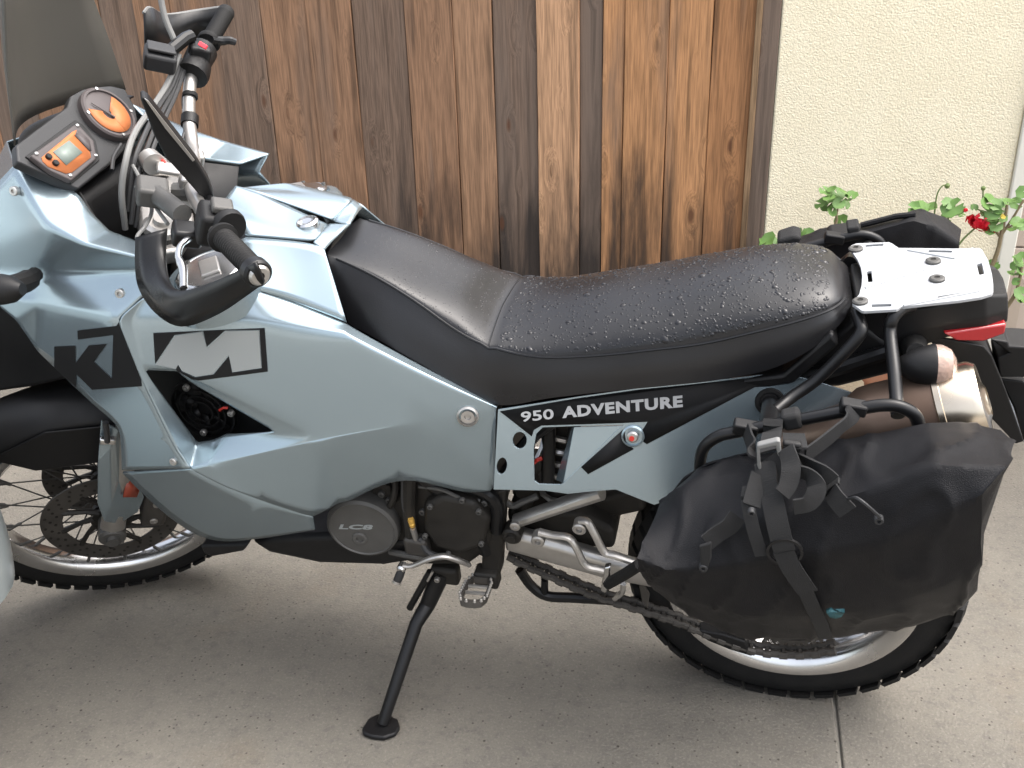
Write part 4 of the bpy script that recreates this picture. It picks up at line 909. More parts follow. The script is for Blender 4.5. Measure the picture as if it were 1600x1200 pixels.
# muffler
for s_ in (1, -1):
    m0, m1 = un(1345, 668, -.160), un(1470, 642, -.168); m0, m1 = (m0, m1) if s_ == 1 else (mir(m0), mir(m1)); ax_ = (m1-m0).normalized(); L_ = (m1-m0).length
    mf = MB().lathe(m0, ax_, [(.03, -.12), (.045, -.02), (.062, .01), (.064, .03), (.064, L_)], 40).build('muffler', 'muffler', moto)
    MB().lathe(m0, ax_, [(.0645, L_), (.0665, L_+.002), (.0665, L_+.010), (.065, L_+.011), (.064, L_+.05), (.058, L_+.060), (.03, L_+.062), (.022, L_+.066), (.021, L_+.02)], 40).build('end_cap', 'muffler_cap', mf)
# rack plate
PR = Plane(uw(1350, 486, 1.0), uw(1337, 380, 1.0), V((.235, 0, 1.024)), (0, 0, 1))
def slot(cx, cy, dx, dy, wd):
    L_ = sqrt(dx*dx+dy*dy); ux, uy = dx/L_, dy/L_; px_, py_ = -uy, ux; h = L_/2; k = wd/2
    return [(cx+ux*a*h+px_*q*k, cy+uy*a*h+py_*q*k) for a, q in ((-1, -.6), (-.94, -1), (.94, -1), (1, -.6), (1, .6), (.94, 1), (-.94, 1), (-1, .6))]
ro = [(1327, 387), (1330, 383), (1338, 380), (1389, 378), (1394, 380), (1404, 387), (1450, 387.5), (1491, 388), (1528, 387), (1534, 389), (1544, 406), (1550, 428), (1552, 444), (1552, 456), (1549, 459), (1533, 464), (1500, 469), (1462, 473), (1408, 479), (1401, 483), (1350, 486), (1346, 485), (1332, 475), (1332, 472), (1342, 460), (1346, 446), (1347, 431), (1345, 418), (1340, 406)]
hl = [slot(1366, 383, 28, -2, 3), slot(1469, 392.5, 37, 1, 3), slot(1359, 432, 2, 17, 7), slot(1532, 420, 4, 17, 8), slot(1484, 462, 39, -6, 4), slot(1377, 477, 31, -1, 4)]
rack = plate('rack_plate', 'white_plate', moto, ro, hl, PR, (0, 0, 1), thick=.005, bevel=.0015)
for (x, y) in ((1337, 390), (1458, 409), (1464, 437), (1344, 472)): 
    p = PR(x, y); MB().lathe(p, PR.n, [(.0115, 0), (.0115, .003), (.009, .0048), (.0045, .0048), (.004, .002)], 20).build('bolt', 'cast_grey', rack)
    MB().lathe(p+PR.n*.0025, PR.n, [(.0042, 0), (.0042, .0012), (.001, .0012)], 6).build('bolt_socket', 'engine_black', rack)
# raised field pressed into the plate
rz = [(1355, 412), (1398, 398), (1418, 391), (1490, 408), (1530, 396), (1541, 440), (1470, 452), (1418, 470), (1365, 468), (1357, 450), (1352, 430)]
b = MB(); o_ = [PR(x, y, .0004) for x, y in rz]; cx_, cy_ = 1450, 431; i_ = [PR(x+(cx_-x)*.045, y+(cy_-y)*.10, .0032) for x, y in rz]
n_ = len(rz); holes_ = [slot(1359, 432, 2, 17, 7)]
for (q0, q1) in (((1352, 450), (1455, 418)), ((1418, 391), (1490, 404)), ((1490, 404), (1520, 388.5)), ((1412, 478), (1530, 455))):
    MB().tube([PR(*q0, .0002), PR(*q1, .0002)], .0022, 8).build('rib', 'white_plate', rack)
# rack tubes
for s_ in (1, -1):
    def mp(l): return l if s_ == 1 else [mir(p) for p in l]
    t1 = mp([un(1338, 488, -.085), un(1344, 505, -.110), un(1345, 520, -.125), un(1322, 548, -.135), un(1275, 594, -.148), un(1235, 622, -.170), un(1206, 646, -.205)])
    MB().tube(t1, .0095, 12, smooth=6).build('rack_tube', 'gloss_black', moto)
    t2 = mp([un(1425, 479, -.085), un(1408, 484, -.102), un(1394, 500, -.115), un(1391, 522, -.125), un(1397, 578, -.185), un(1401, 625, -.245), un(1403, 650, -.270)])
    MB().tube(t2, .0095, 12, smooth=6).build('rack_tube', 'gloss_black', moto)
    t3 = mp([un(1094, 760, -.273), un(1094, 722, -.273), un(1101, 698, -.273), un(1122, 682, -.273), un(1150, 675, -.273), un(1250, 656, -.273), un(1346, 638, -.273), un(1387, 633, -.273), un(1415, 639, -.273), un(1433, 655, -.273), un(1440, 700, -.273)])
    MB().tube(t3, .0092, 12, smooth=6).build('pannier_rail', 'gloss_black', moto)
    g0 = mp([PS(1203, 628, .0)])[0]; nn = PS.n if s_ == 1 else mir(PS.n)
    MB().lathe(g0-nn*.003, nn, [(.022, 0), (.024, .003), (.022, .006), (.017, .006), (.015, .0035)], 24).build('grommet', 'rubber', moto)
    MB().tube(mp([PS(1203, 628, -.01), un(1204, 650, -.215), un(1203, 668, -.268)]), [.013, .015, .014], 12).build('tube_joint', 'gloss_black', moto)
    for (x, y) in ((1165, 668), (1333, 636)):
        p = mp([un(x, y, -.273)])[0]; MB().box(p, .036, .022, .018, Matrix.Rotation(.14, 3, 'Y')).build('rail_clamp', 'plastic', moto, bevel=.003)

# ---- cockpit
PD = Plane((0, 0, 0), (0, 1, 0), (-sin(rad(35)), 0, cos(rad(35))), (1, 0, 1)); PD.o = un(123, 293, -.145)
dash_o = [(27, 252), (25, 226), (50, 207), (105, 166), (110, 150), (128, 140), (150, 136), (176, 134), (196, 139), (212, 168), (216, 188), (207, 218), (183, 247), (123, 295), (75, 274)]
dsh = plate('dash_panel', 'grey_plastic', moto, dash_o, [], PD, PD.n, thick=.02, bevel=.004)
def gplate(name, mat, poly, off, th, bev=.0, par=None): return plate(name, mat, par or dsh, poly, [], lambda x, y: PD(x, y, off), PD.n, thick=th, bevel=bev)
gplate('gauge_shadow_gap', 'plastic', [(40, 244), (118, 187), (130, 195), (150, 220), (156, 250), (112, 287), (78, 272)], .003, .006, .001)  # shadow gap round the gauge, its shade put in as a black plate
gg = gplate('gauge', 'dial', [(48, 243), (117, 194), (124, 195), (147, 220), (152, 247), (112, 282), (80, 267)], .012, .012, .003)
gplate('gauge_face', 'orange', [(65, 246), (113, 206), (117, 204), (120, 203), (117, 212), (141, 238), (142, 246), (113, 269), (103, 271), (75, 260), (67, 252)], .0132, .001, 0, gg)
gplate('display', 'lcd', [(83, 237), (108, 219), (129, 238), (104, 258)], .0146, .001, 0, gg)
gplate('warning_lights', 'dial', [(117, 211), (124, 204), (140, 219), (143, 236), (139, 234)], .0148, .001, 0, gg)
for (x, y) in ((75, 246), (86, 256)): MB().lathe(PD(x, y, .013), PD.n, [(.0052, 0), (.0052, .005), (.004, .006)], 16).build('button', 'plastic', gg)
for (x, y) in ((56, 241), (120, 197), (149, 244), (109, 275)): MB().lathe(PD(x, y, .011), PD.n, [(.0032, 0), (.0032, .003), (.002, .004)], 10).build('screw', 'bright_alu', gg)
# tachometer: a round dial on the dash plane
tc_ = PD(165, 182, .0); X_, Y_, Z_ = basis(PD.n)
dial = MB().lathe(tc_, PD.n, [(.052, 0), (.052, .012), (.049, .015), (.045, .015), (.044, .011)], 40).build('tachometer', 'dial', dsh)
MB().lathe(tc_, PD.n, [(.046, .0), (.046, .0112), (.0455, .0115)], 40).build('dial_face', 'dial', dial)
lf = V((0, 1, 0)); lf = (lf-PD.n*lf.dot(PD.n)).normalized(); dn = PD.n.cross(lf)
if dn.z > 0: dn = -dn
def sect(a0, a1, r0, r1, off, name, mat):
    P_ = [tc_+PD.n*off+(lf*cos(a)+dn*sin(a))*r1 for a in [rad(a0+(a1-a0)*k/16) for k in range(17)]]+[tc_+PD.n*off+(lf*cos(a)+dn*sin(a))*r0 for a in [rad(a1-(a1-a0)*k/16) for k in range(17)]]
    n = len(P_); MB().add(P_, [tuple([k, k+1, n-2-k, n-1-k]) for k in range(16)]).build(name, mat, dial, solid=.0006)
sect(-32, 95, .004, .041, .0126, 'dial_sector', 'orange'); sect(95, 212, .014, .041, .0130, 'dial_sector', 'orange')
MB().tube([tc_+PD.n*.0145+dn*.012, tc_+PD.n*.0145-dn*.028+lf*-.02], [.0022, .0008], 6).build('needle', 'dial', dial)
for a in (20, 110, 200, 290): MB().lathe(tc_+PD.n*.0135+(lf*cos(rad(a))+dn*sin(rad(a)))*.0475, PD.n, [(.003, 0), (.003, .003)], 10).build('screw', 'bright_alu', dial)
block('radiator', 'plastic', [(-90, 440), (60, 482), (120, 590), (50, 606), (-90, 625)], -.14, .14, .01)
# inner cowl: dark skin under the fairing rim
b = MB()
ic_ = [F['h2'], F['h3'], F['h4'], F['h5']]; rows = [[p+V((0, .004, -.005)) for p in ic_], [V((p.x-.02, p.y*.55, p.z-.16)) for p in ic_]]
for s_ in (1, -1):
    r2 = rows if s_ == 1 else [[mir(p) for p in r] for r in rows]; MB().loft(r2, closed=False).build('inner_cowl', 'plastic', moto, solid=.003)
MB().box(V((-1.30, 0, 1.05)), .10, .26, .22).build('headlight_housing', 'plastic', moto, bevel=.02)
MB().box(V((-1.02, 0, .99)), .22, .20, .10).build('airbox_lid', 'plastic', moto, bevel=.02)
MB().tube([V((-1.25, 0, 1.0)), V((-1.18, 0, .92)), V((-1.0, 0, .85))], .05, 12).build('steering_head', 'engine_black', moto)
# windscreen
Lr = [un(25, 228, -.168), un(14, 120, -.155), un(9, 0, -.145), un(8, -90, -.13)]; Rr = [un(197, 140, .165), un(170, 60, .152), un(147, 0, .142), un(120, -75, .125)]
rows = []
for a, c in zip(Lr, Rr):
    row = []
    for k in range(13):
        t = k/12; p = a.lerp(c, t); p = p+V((-.085*sin(pi*t), 0, 0)); row.append(p)
    rows.append(row)
cols = [catmull([r[j] for r in rows], 4) for j in range(13)]; rows = [[c[i] for c in cols] for i in range(len(cols[0]))]
MB().loft(rows, closed=False).build('windscreen', 'screen', moto, solid=.003, sharp=80)
base_r = rows[0]; flat_r = [Lr[0].lerp(Rr[0], k/12)+V((.012, 0, -.012)) for k in range(13)]
MB().loft([flat_r, [p+V((0, 0, -.010)) for p in base_r], [p+V((-.01, 0, -.10)) for p in base_r]], closed=False).build('screen_cowl', 'plastic', moto, solid=.003, sharp=50)
# handlebar in the steered frame
LB = [us(299, 268, -.02), us(300, 285, -.08), us(303, 305, -.14), us(322, 338, -.24), us(345, 368, -.33), us(404, 428, -.465)]
RB = [us(299, 268, -.02), us(303, 245, .05), us(300, 226, .10), us(296, 195, .15), us(295, 160, .205), us(300, 118, .26), us(318, 80, .325), us(354, 18, .455)]
MB().tube(LB, .0125, 14, smooth=6).build('handlebar', 'alu', moto); MB().tube(RB, .0125, 14, smooth=6).build('handlebar', 'alu', moto)
def grip(a, b_, name='grip'):
    a, b_ = V(a), V(b_); d_ = b_-a; L_ = d_.length; pr = [(.021, -.004), (.023, 0), (.023, .006), (.0165, .008)]
    for k in range(1, 17): z = .008+(L_-.014)*k/17; pr += [(.0172, z-.002), (.0158, z)]
    pr += [(.0175, L_-.004), (.0165, L_)]; return MB().lathe(a, d_, pr, 22).build(name, 'rubber', moto, sharp=50)
grip(us(347, 370, -.335), us(399, 423, -.452)); grip(us(326, 66, .345), us(354, 18, .453))
be = us(403, 428, -.468); d_ = (us(404, 428, -.465)-us(345, 368, -.33)).normalized()
MB().lathe(be-d_*.012, d_, [(.0155, 0), (.0155, .018), (.0125, .022), (.006, .022), (.005, .016)], 22).build('bar_end', 'alu', moto)
for (x, y, v) in ((303, 250, .055), (296, 288, -.09)): 
    p = us(x, y, v); MB().box(p-ax_u*.012, .035, .03, .06, Rm).build('riser', 'alu', moto, bevel=.006)
MB().tube([us(296, 240, .06), us(310, 235, .075)], .006, 8).build('bolt', 'bright_alu', moto)
# switch gear
sw = MB().box(us(334, 350, -.285), .05, .055, .055, Rm).build('switch_block', 'plastic', moto, bevel=.008)
MB().box(us(347, 322, -.285), .032, .03, .014, Rm).build('switch_top', 'cast_grey', sw, bevel=.004)
MB().lathe(us(362, 356, -.315), us(345, 340, -.28)-us(362, 356, -.315), [(.024, 0), (.026, .006), (.026, .014), (.022, .018)], 18).build('switch_collar', 'plastic', sw)
sw2 = MB().tube([us(302, 108, .275), us(318, 78, .335)], [.026, .029], 14).build('switch_block', 'plastic', moto, bevel=.004)
MB().box(us(310, 95, .285)+ax_u*.008, .04, .035, .05, Rm).build('switch_box', 'plastic', sw2, bevel=.006)
Pk = Plane(us(310, 70, .29)+ax_u*0, us(312, 72, .31), us(313, 90, .29), V((.3, -.4, .8)))
rk = us(317, 71, .295)-_f*.0; vdir = (CL-rk).normalized()
MB().box(rk+vdir*.034, .017, .0085, .006, (BMI.to_3x3() @ Matrix((CR, CU, -_f)).transposed()) @ Matrix.Rotation(-.55, 3, 'Z')).build('kill_switch', 'red_switch', sw2, bevel=.001)
MB().lathe(us(303, 112, .262), RB[-2]-RB[-3], [(.030, -.012), (.031, 0), (.028, .02)], 18).build('throttle_housing', 'plastic', sw2)
MB().tube([us(330, 62, .335), us(345, 64, .345), us(358, 63, .345), us(368, 66, .345)], [.008, .009, .008, .007], 10, smooth=3).build('brake_lever', 'gloss_black', moto)
rs = MB().box(us(250, 92, .245), .058, .042, .036, Rm @ Matrix.Rotation(.2, 3, 'X')).build('fluid_reservoir', 'grey_plastic', moto, bevel=.006)
MB().box(us(250, 90, .245)+ax_u*.02, .05, .034, .006, Rm).build('reservoir_lid', 'grey_plastic', rs, bevel=.002)
MB().tube([us(268, 78, .26), us(290, 60, .29), us(300, 56, .30)], .012, 10).build('master_cylinder', 'gloss_black', moto)
# clutch master cylinder on the left, its lever
MB().tube([us(240, 300, -.12), us(285, 335, -.20)], [.016, .017], 12).build('master_cylinder', 'cast_grey', moto)
MB().box(us(238, 300, -.12), .05, .05, .035, Rm).build('fluid_reservoir', 'cast_grey', moto, bevel=.006)
MB().tube([us(300, 372, -.27), us(290, 376, -.29), us(281, 386, -.30), us(279, 402, -.315), us(286, 420, -.34), us(287, 450, -.38)], [.006, .006, .0055, .0055, .007, .0065], 10, smooth=4, flat=.8).build('clutch_lever', 'bright_alu', moto)
MB().box(us(292, 366, -.26), .045, .04, .03, Rm).build('lever_perch', 'gloss_black', moto, bevel=.006)
# hand guards
def guard(name, outer_, inner_, sub=2):
    b = MB(); A = catmull([us(*p) for p in outer_], 5); B_ = catmull([us(*p) for p in inner_], 5); rows = []
    for a, c in zip(A, B_): rows.append([a, a.lerp(c, .33)+(-vdirc)*-.004, a.lerp(c, .67)+vdirc*.004, c])
    b.loft(rows, closed=False); return b.build(name, 'gloss_black', moto, solid=.005, sharp=60)
vdirc = (CL-us(280, 450, -.38)).normalized()
hg_o = [(214, 372, -.22), (214, 412, -.25), (221, 452, -.29), (248, 489, -.34), (287, 508, -.39), (340, 489, -.425), (385, 460, -.455), (414, 439, -.478)]
hg_i = [(262, 358, -.22), (260, 390, -.25), (262, 425, -.30), (271, 448, -.35), (292, 453, -.39), (340, 437, -.43), (380, 418, -.457), (402, 408, -.478)]
hg = guard('hand_guard', hg_o, hg_i)
MB().lathe(be-d_*.004, d_, [(.021, -.010), (.021, .004), (.018, .008), (.0165, .008)], 22).build('guard_eye', 'gloss_black', hg)
ho = [us(352, 10, .47), us(310, 16, .47), us(258, 23, .43), us(234, 12, .36), us(224, 20, .33)]; hb = [us(352, 34, .46), us(312, 58, .46), us(282, 78, .41), us(258, 96, .345), us(226, 98, .32)]
rows = [[a, a.lerp(c, .5), c] for a, c in zip(catmull(ho, 5), catmull(hb, 5))]; h2 = MB().loft(rows, closed=False).build('hand_guard', 'gloss_black', moto, solid=.004, sharp=60)
MB().tube(catmull(ho, 5), .003, 6).build('guard_rim', 'grey_hose', h2)
# mirrors: the left one is seen edge-on across the cockpit, of the right one only the stem
mh = [us(x, y, -.17) for x, y in ((219, 154), (224, 151), (232, 156), (262, 194), (306, 250), (327, 285), (335, 308), (329, 315), (316, 311), (298, 290), (259, 247), (240, 210), (229, 180))]
mr_ = MB().prism(mh, SN*.022).build('mirror', 'plastic', moto, bevel=.005)
MB().prism([us(x, y, -.172)+SN*-.001 for x, y in ((226, 154), (232, 158), (262, 196), (304, 250), (301, 252), (258, 200))], SN*.003).build('mirror_edge', 'alu', mr_)
MB().tube([us(325, 305, -.16), us(332, 322, -.20), us(338, 336, -.26)], .0065, 10).build('mirror_stem', 'gloss_black', mr_)
MB().tube([us(272, 62, .29), us(258, 28, .31), us(250, -10, .33), us(244, -50, .34)], .006, 10, smooth=4).build('mirror_stem', 'grey_hose', moto)
# cables and hoses
def cab(pts, r=.004, mat='cable', sm=6): return MB().tube([us(*p) for p in pts], r, 8, smooth=sm).build('cable', mat, moto)
cab([(280, 85, .27), (262, 130, .22), (240, 165, .16), (212, 205, .05), (198, 245, -.02), (190, 300, -.05), (196, 358, -.06)], .0055, 'grey_hose')
cab([(284, 92, .27), (268, 135, .22), (246, 170, .15), (224, 215, .04), (208, 260, -.02), (200, 330, -.05)], .0045)
cab([(288, 95, .27), (272, 140, .22), (252, 178, .14), (232, 225, .04), (214, 280, -.03), (205, 350, -.06)], .0045)
cab([(292, 98, .27), (276, 145, .21), (258, 185, .13), (238, 235, .03), (222, 290, -.03), (212, 355, -.06)], .004)
cab([(207, 258, -.02), (222, 285, -.05), (240, 318, -.12), (262, 350, -.19)], .0035, 'grey_hose')
cab([(207, 290, -.03), (232, 302, -.08), (237, 330, -.12), (228, 352, -.17), (214, 372, -.2), (232, 385, -.23)], .0032, 'grey_hose')
cab([(300, 120, .255), (290, 135, .245), (286, 160, .20), (290, 195, .15), (284, 220, .1)], .003)
cab([(175, 265, -.02), (178, 245, 0), (190, 225, .02)], .0035)
for (x, y, v) in ((297, 150, .215), (296, 186, .165)): MB().lathe(us(x, y, v), us(x, y+8, v-.01)-us(x, y, v), [(.0145, -.004), (.0145, .004)], 14).build('cable_tie', 'rubber', moto)
MB().tube([us(296, 196, .15), us(297, 182, .17)], .0165, 12).build('bar_clamp', 'plastic', moto)
MB().tube([us(241, 257, -.02), us(232, 248, 0)], .02, 14).build('ignition_barrel', 'alu', moto)
cab([(246, 246, .0), (252, 250, -.01), (258, 256, -.02)], .004, 'red_wire')
MB().box(us(268, 265, -.03), .05, .03, .012, Rm).build('clamp_cap', 'alu', moto, bevel=.004)
MB().tube([us(272, 300, -.09), us(300, 300, -.10)], .016, 10).build('bar_clamp', 'cast_grey', moto)
# ================================================================ PANNIERS
def bag_mesh(rows, name, par, amp=.004, seed=0):
    b = MB(); b.loft([list(c) for c in zip(*rows)], closed=True, cap=True)
    me = bpy.data.meshes.new(name); pm = WM[par.name].inverted() @ BM; me.from_pydata(b.v, [], b.f)
    bm = bmesh.new(); bm.from_mesh(me); bmesh.ops.recalc_face_normals(bm, faces=bm.faces)
    for rep in range(3): 
        bmesh.ops.subdivide_edges(bm, edges=bm.edges[:], cuts=1, use_grid_fill=True, smooth=0)
    for rep in range(1): bmesh.ops.smooth_vert(bm, verts=bm.verts[:], factor=.5, use_axis_x=True, use_axis_y=True, use_axis_z=True)
    bmesh.ops.triangulate(bm, faces=[f for f in bm.faces if len(f.verts) > 4])
    bm.normal_update(); off = V((seed*3.1, seed*1.7, 0))
    for v in bm.verts:                            # creases and folds of the heavy cloth
        q = v.co+off; n1 = noise.noise(V((q.x*9, q.y*9, q.z*13))); n2 = 1-abs(noise.noise(V((q.x*16+3, q.y*7, q.z*9-q.x*8)))); n3 = noise.noise(q*42)
        v.co += v.normal*(amp*.7*n1+amp*1.5*(n2**14-.12)+amp*.22*n3)
    bm.transform(pm); bm.to_mesh(me); bm.free()
    return finish(name, me, 'bag', par, sharp=55)
def rowpx(pts, v): return [un(x, y, v) for x, y in pts]
def base_mw(p):
    m = BM.copy(); m.translation = BM @ V(p); return m
R1 = rowpx([(1040, 775), (1085, 735), (1130, 715), (1190, 705), (1260, 697), (1330, 683), (1400, 668), (1450, 657), (1500, 656), (1562, 670)], -.290)
R2 = rowpx([(1030, 790), (1075, 752), (1125, 744), (1185, 733), (1258, 723), (1335, 703), (1400, 687), (1450, 676), (1510, 674), (1586, 690)], -.335)
R3 = rowpx([(1003, 850), (1050, 858), (1100, 843), (1165, 820), (1235, 799), (1310, 780), (1385, 757), (1467, 726), (1522, 728), (1578, 728)], -.435)
R4 = rowpx([(993, 872), (1045, 890), (1100, 890), (1165, 880), (1235, 870), (1310, 860), (1390, 845), (1475, 800), (1512, 785), (1536, 770)], -.462)
R5 = rowpx([(1003, 900), (1050, 925), (1100, 945), (1165, 958), (1240, 965), (1312, 962), (1400, 945), (1480, 915), (1515, 895), (1535, 875)], -.445)
R6 = rowpx([(1021, 925), (1056, 950), (1095, 971), (1167, 996), (1240, 1003), (1312, 1000), (1429, 981), (1480, 962), (1504, 950), (1528, 925)], -.395)
R7 = [V((p.x, -.29, p.z+.01)) for p in R6]
pan = thing('pannier_bag', 'black waterproof soft pannier strapped to the left side rack above the rear wheel', 'pannier', base_mw((.02, -.38, .50)), 'soft panniers on the motorcycle')
bag_mesh([R1, R2, R3, R4, R5, R6, R7], 'bag_body', pan)
# inner panel and roll end
MB().loft([[un(1045, 775, -.282), un(1068, 745, -.282), un(1106, 722, -.282), un(1170, 706, -.282), un(1170, 800, -.282), un(1060, 820, -.282)], [un(1045, 775, -.292), un(1068, 745, -.292), un(1106, 722, -.292), un(1170, 706, -.292), un(1170, 800, -.292), un(1060, 820, -.292)]]).build('stiffener', 'bag', pan, bevel=.004)
def strap(pts, wd=.026, th=.003, name='strap', sm=5, side=None): return MB().ribbon([un(*p) for p in pts], wd, OUT, th, sm, side).build(name, 'strap', pan, sharp=50)
strap([(1208, 655, -.285), (1207, 672, -.300), (1204, 690, -.345), (1202, 705, -.372)], .027)
MB().ribbon([un(1222, 657, -.273), un(1252, 651, -.273)], .027, OUT, .026).build('rail_sleeve', 'strap', pan, bevel=.006)
strap([(1205, 712, -.388), (1220, 740, -.408), (1226, 765, -.425)], .030)
strap([(1195, 722, -.392), (1199, 750, -.418), (1207, 780, -.446), (1214, 815, -.464), (1222, 848, -.474), (1226, 860, -.475)], .028)
strap([(1224, 862, -.474), (1238, 890, -.476), (1255, 915, -.472), (1262, 925, -.470)], .027)
strap([(1255, 915, -.466), (1268, 945, -.458), (1282, 975, -.440), (1290, 998, -.41)], .020, .002)
for q_ in ([(1228, 700, -.40), (1236, 728, -.425), (1232, 755, -.44), (1222, 772, -.452)], [(1240, 735, -.415), (1262, 742, -.43), (1276, 762, -.445), (1264, 786, -.455), (1240, 792, -.46)], [(1186, 742, -.41), (1180, 765, -.432), (1174, 790, -.452)], [(1250, 715, -.39), (1266, 726, -.41), (1284, 738, -.425), (1300, 752, -.43)]): strap(q_, .024)
# grey side-squeeze buckle and second buckle
bk = MB(); bp_ = [un(x, y, -.402) for x, y in ((1182, 698), (1186, 696), (1214, 689), (1219, 690), (1222, 718), (1215, 712), (1212, 697), (1187, 703), (1188, 725), (1192, 744), (1188, 744), (1183, 728))]
bk.prism(bp_, V((0, .010, 0))); bk.build('buckle', 'grey_hose', pan, bevel=.002)
MB().prism([un(x, y, -.395) for x, y in ((1222, 692), (1254, 696), (1248, 720), (1240, 732), (1228, 722))], V((0, .012, 0))).build('buckle', 'plastic', pan, bevel=.004)
strap([(1240, 678, -.30), (1242, 690, -.36), (1244, 700, -.395)], .03)
strap([(1166, 672, -.285), (1172, 690, -.31), (1178, 708, -.335), (1184, 718, -.36)], .026)
strap([(1334, 642, -.285), (1326, 656, -.30), (1310, 672, -.325), (1285, 692, -.355), (1258, 712, -.385)], .026)
strap([(1170, 760, -.41), (1168, 780, -.44), (1171, 800, -.455), (1178, 830, -.466), (1190, 868, -.472)], .017)
strap([(1300, 755, -.420), (1300, 770, -.440), (1312, 786, -.452), (1325, 800, -.458)], .026)
strap([(1152, 806, -.436), (1140, 822, -.446), (1120, 835, -.452), (1104, 848, -.460)], .026)
MB().tube([un(1326, 779, -.455), un(1338, 778, -.468), un(1355, 790, -.475), un(1376, 809, -.472)], .0022, 6, smooth=3).build('hook_wire', 'grey_plastic', pan)
bolt(pan, un(1373, 812, -.468), OUT, .006, 'grey_plastic', 'stud'); bolt(pan, un(1099, 886, -.470), OUT, .006, 'grey_plastic', 'stud'); bolt(pan, un(1174, 800, -.462), OUT, .005, 'grey_plastic', 'stud')
MB().ring(un(1226, 862, -.474), OUT, [(.020, -.002), (.0235, -.002), (.0235, .002), (.020, .002)], 20).build('ring', 'plastic', pan)
MB().prism([un(x, y, -.466) for x, y in ((1093, 850), (1112, 844), (1112, 868), (1104, 890), (1096, 892))], V((0, -.006, 0))).build('tab', 'strap', pan, bevel=.002)
plate('bag_logo', 'teal', pan, [(1291, 957), (1299, 954), (1310, 957), (1320, 957), (1315, 964), (1306, 967), (1297, 965)], [], lambda x, y: un(x, y, -.4675), OUT, thick=.006)

pan2 = thing('pannier_bag', 'black soft pannier on the far right side rack, seen beyond seat and luggage plate', 'pannier', base_mw((.05, .38, .55)), 'soft panniers on the motorcycle')
Q2 = rowpx([(1183, 392), (1230, 374), (1290, 356), (1350, 347), (1440, 327), (1476, 339), (1504, 358)], .375)
Q1 = [V((p.x, .46, p.z-.05)) for p in Q2]
Q3 = rowpx([(1188, 402), (1235, 389), (1300, 374), (1360, 362), (1428, 344), (1462, 354), (1500, 378)], .315)
Q4 = [V((p.x, .295, p.z-.10)) for p in Q3]; Q5 = [V((p.x, .295, .62+.03*abs(i-3))) for i, p in enumerate(Q3)]; Q6 = [V((p.x, .42, .60+.03*abs(i-3))) for i, p in enumerate(Q3)]; Q7 = [V((p.x, .475, .74)) for p in Q3]
bag_mesh([Q1, Q2, Q3, Q4, Q5, Q6, Q7], 'bag_body', pan2, .003, 5)
MB().prism([un(x, y, .36) for x, y in ((1290, 356), (1297, 350), (1340, 344), (1342, 352), (1300, 362))], V((0, -.05, 0))).build('buckle', 'plastic', pan2, bevel=.004)
MB().prism([un(x, y, .27) for x, y in ((1323, 357), (1343, 354), (1346, 372), (1327, 377))], V((0, .04, 0))).build('strap', 'strap', pan2, bevel=.004)
MB().prism([un(x, y, .275) for x, y in ((1215, 376), (1240, 368), (1254, 372), (1240, 394), (1214, 396))], V((0, .05, 0))).build('strap', 'strap', pan2, bevel=.006)
MB().tube([un(1345, 352, .34), un(1400, 338, .34), un(1430, 335, .34)], .006, 8).build('roll_edge', 'bag', pan2)

# ================================================================ PLANTS BY THE WALL
rg = random.Random(11)
def leaf_mesh(par, r=.028, seed=0):
    q = random.Random(seed); vs = [V((0, 0, 0))]; n = 14; cup = q.uniform(.1, .35)
    for k in range(n):
        t = 2*pi*(k/(n-1))*.93+.22; rr = r*(1+.09*(k % 2)+q.uniform(-.05, .05)); z = cup*r*.9*(.6+.4*cos(3*t))+q.uniform(-.1, .1)*r; vs.append(V((cos(t)*rr, sin(t)*rr, z)))
    for k in range(n):
        t = 2*pi*(k/(n-1))*.93+.22; rr = r*.55; vs.append(V((cos(t)*rr, sin(t)*rr, cup*r*.30)))
    fs = [(0, 1+n+k, 1+n+k+1) for k in range(n-1)]+[(1+n+k, 1+k, 2+k, 2+n+k) for k in range(n-1)]
    me = bpy.data.meshes.new('leaf'); me.from_pydata(vs, [], fs); me.materials.append(MAT['leaf'])
    for p in me.polygons: p.use_smooth = True
    return me
LM = [leaf_mesh(None, .028, i) for i in range(6)]; LY = [m.copy() for m in LM[:2]]
for m in LY: m.materials.clear(); m.materials.append(MAT['leaf_yellow'])
def put_leaf(par, pos, size=1, yellow=False, up=None):
    o = bpy.data.objects.new('leaf', (LY if yellow else LM)[rg.randrange(2 if yellow else 6)]); COL.objects.link(o); o.parent = par
    n = V(up) if up else V((rg.uniform(-.6, .6), rg.uniform(-1.1, -.1), rg.uniform(.35, 1.1)))
    q = n.to_track_quat('Z', 'Y').to_matrix().to_4x4() @ Matrix.Rotation(rg.uniform(0, 6.28), 4, 'Z') @ Matrix.Diagonal((size, size, size, 1)); q.translation = V(pos)-WM[par.name].translation
    o.matrix_local = q; return o
def stem(par, pts, r, mat='stem', name='stem', sm=4): return MB().tube(pts, r, 7, smooth=sm).build(name, mat, par, world=True)
def pot(x, y, h, r, label):
    t = thing('flower_pot', label, 'pot', Matrix.Translation((x, y, 0)), 'terracotta pots by the wall')
    MB().lathe((x, y, .002), (0, 0, 1), [(r*.68, 0), (r*.92, h*.78), (r*1.02, h*.79), (r*1.05, h*.83), (r*1.05, h), (r*.95, h), (r*.93, h*.86)], 40).build('pot_body', 'terracotta', t, world=True, bevel=.003)
    MB().lathe((x, y, h*.84), (0, 0, 1), [(r*.93, -.02), (r*.93, .01), (r*.4, .018)], 24).build('soil', 'soil', t, world=True)
    return t
PX, PY = .405, 1.18
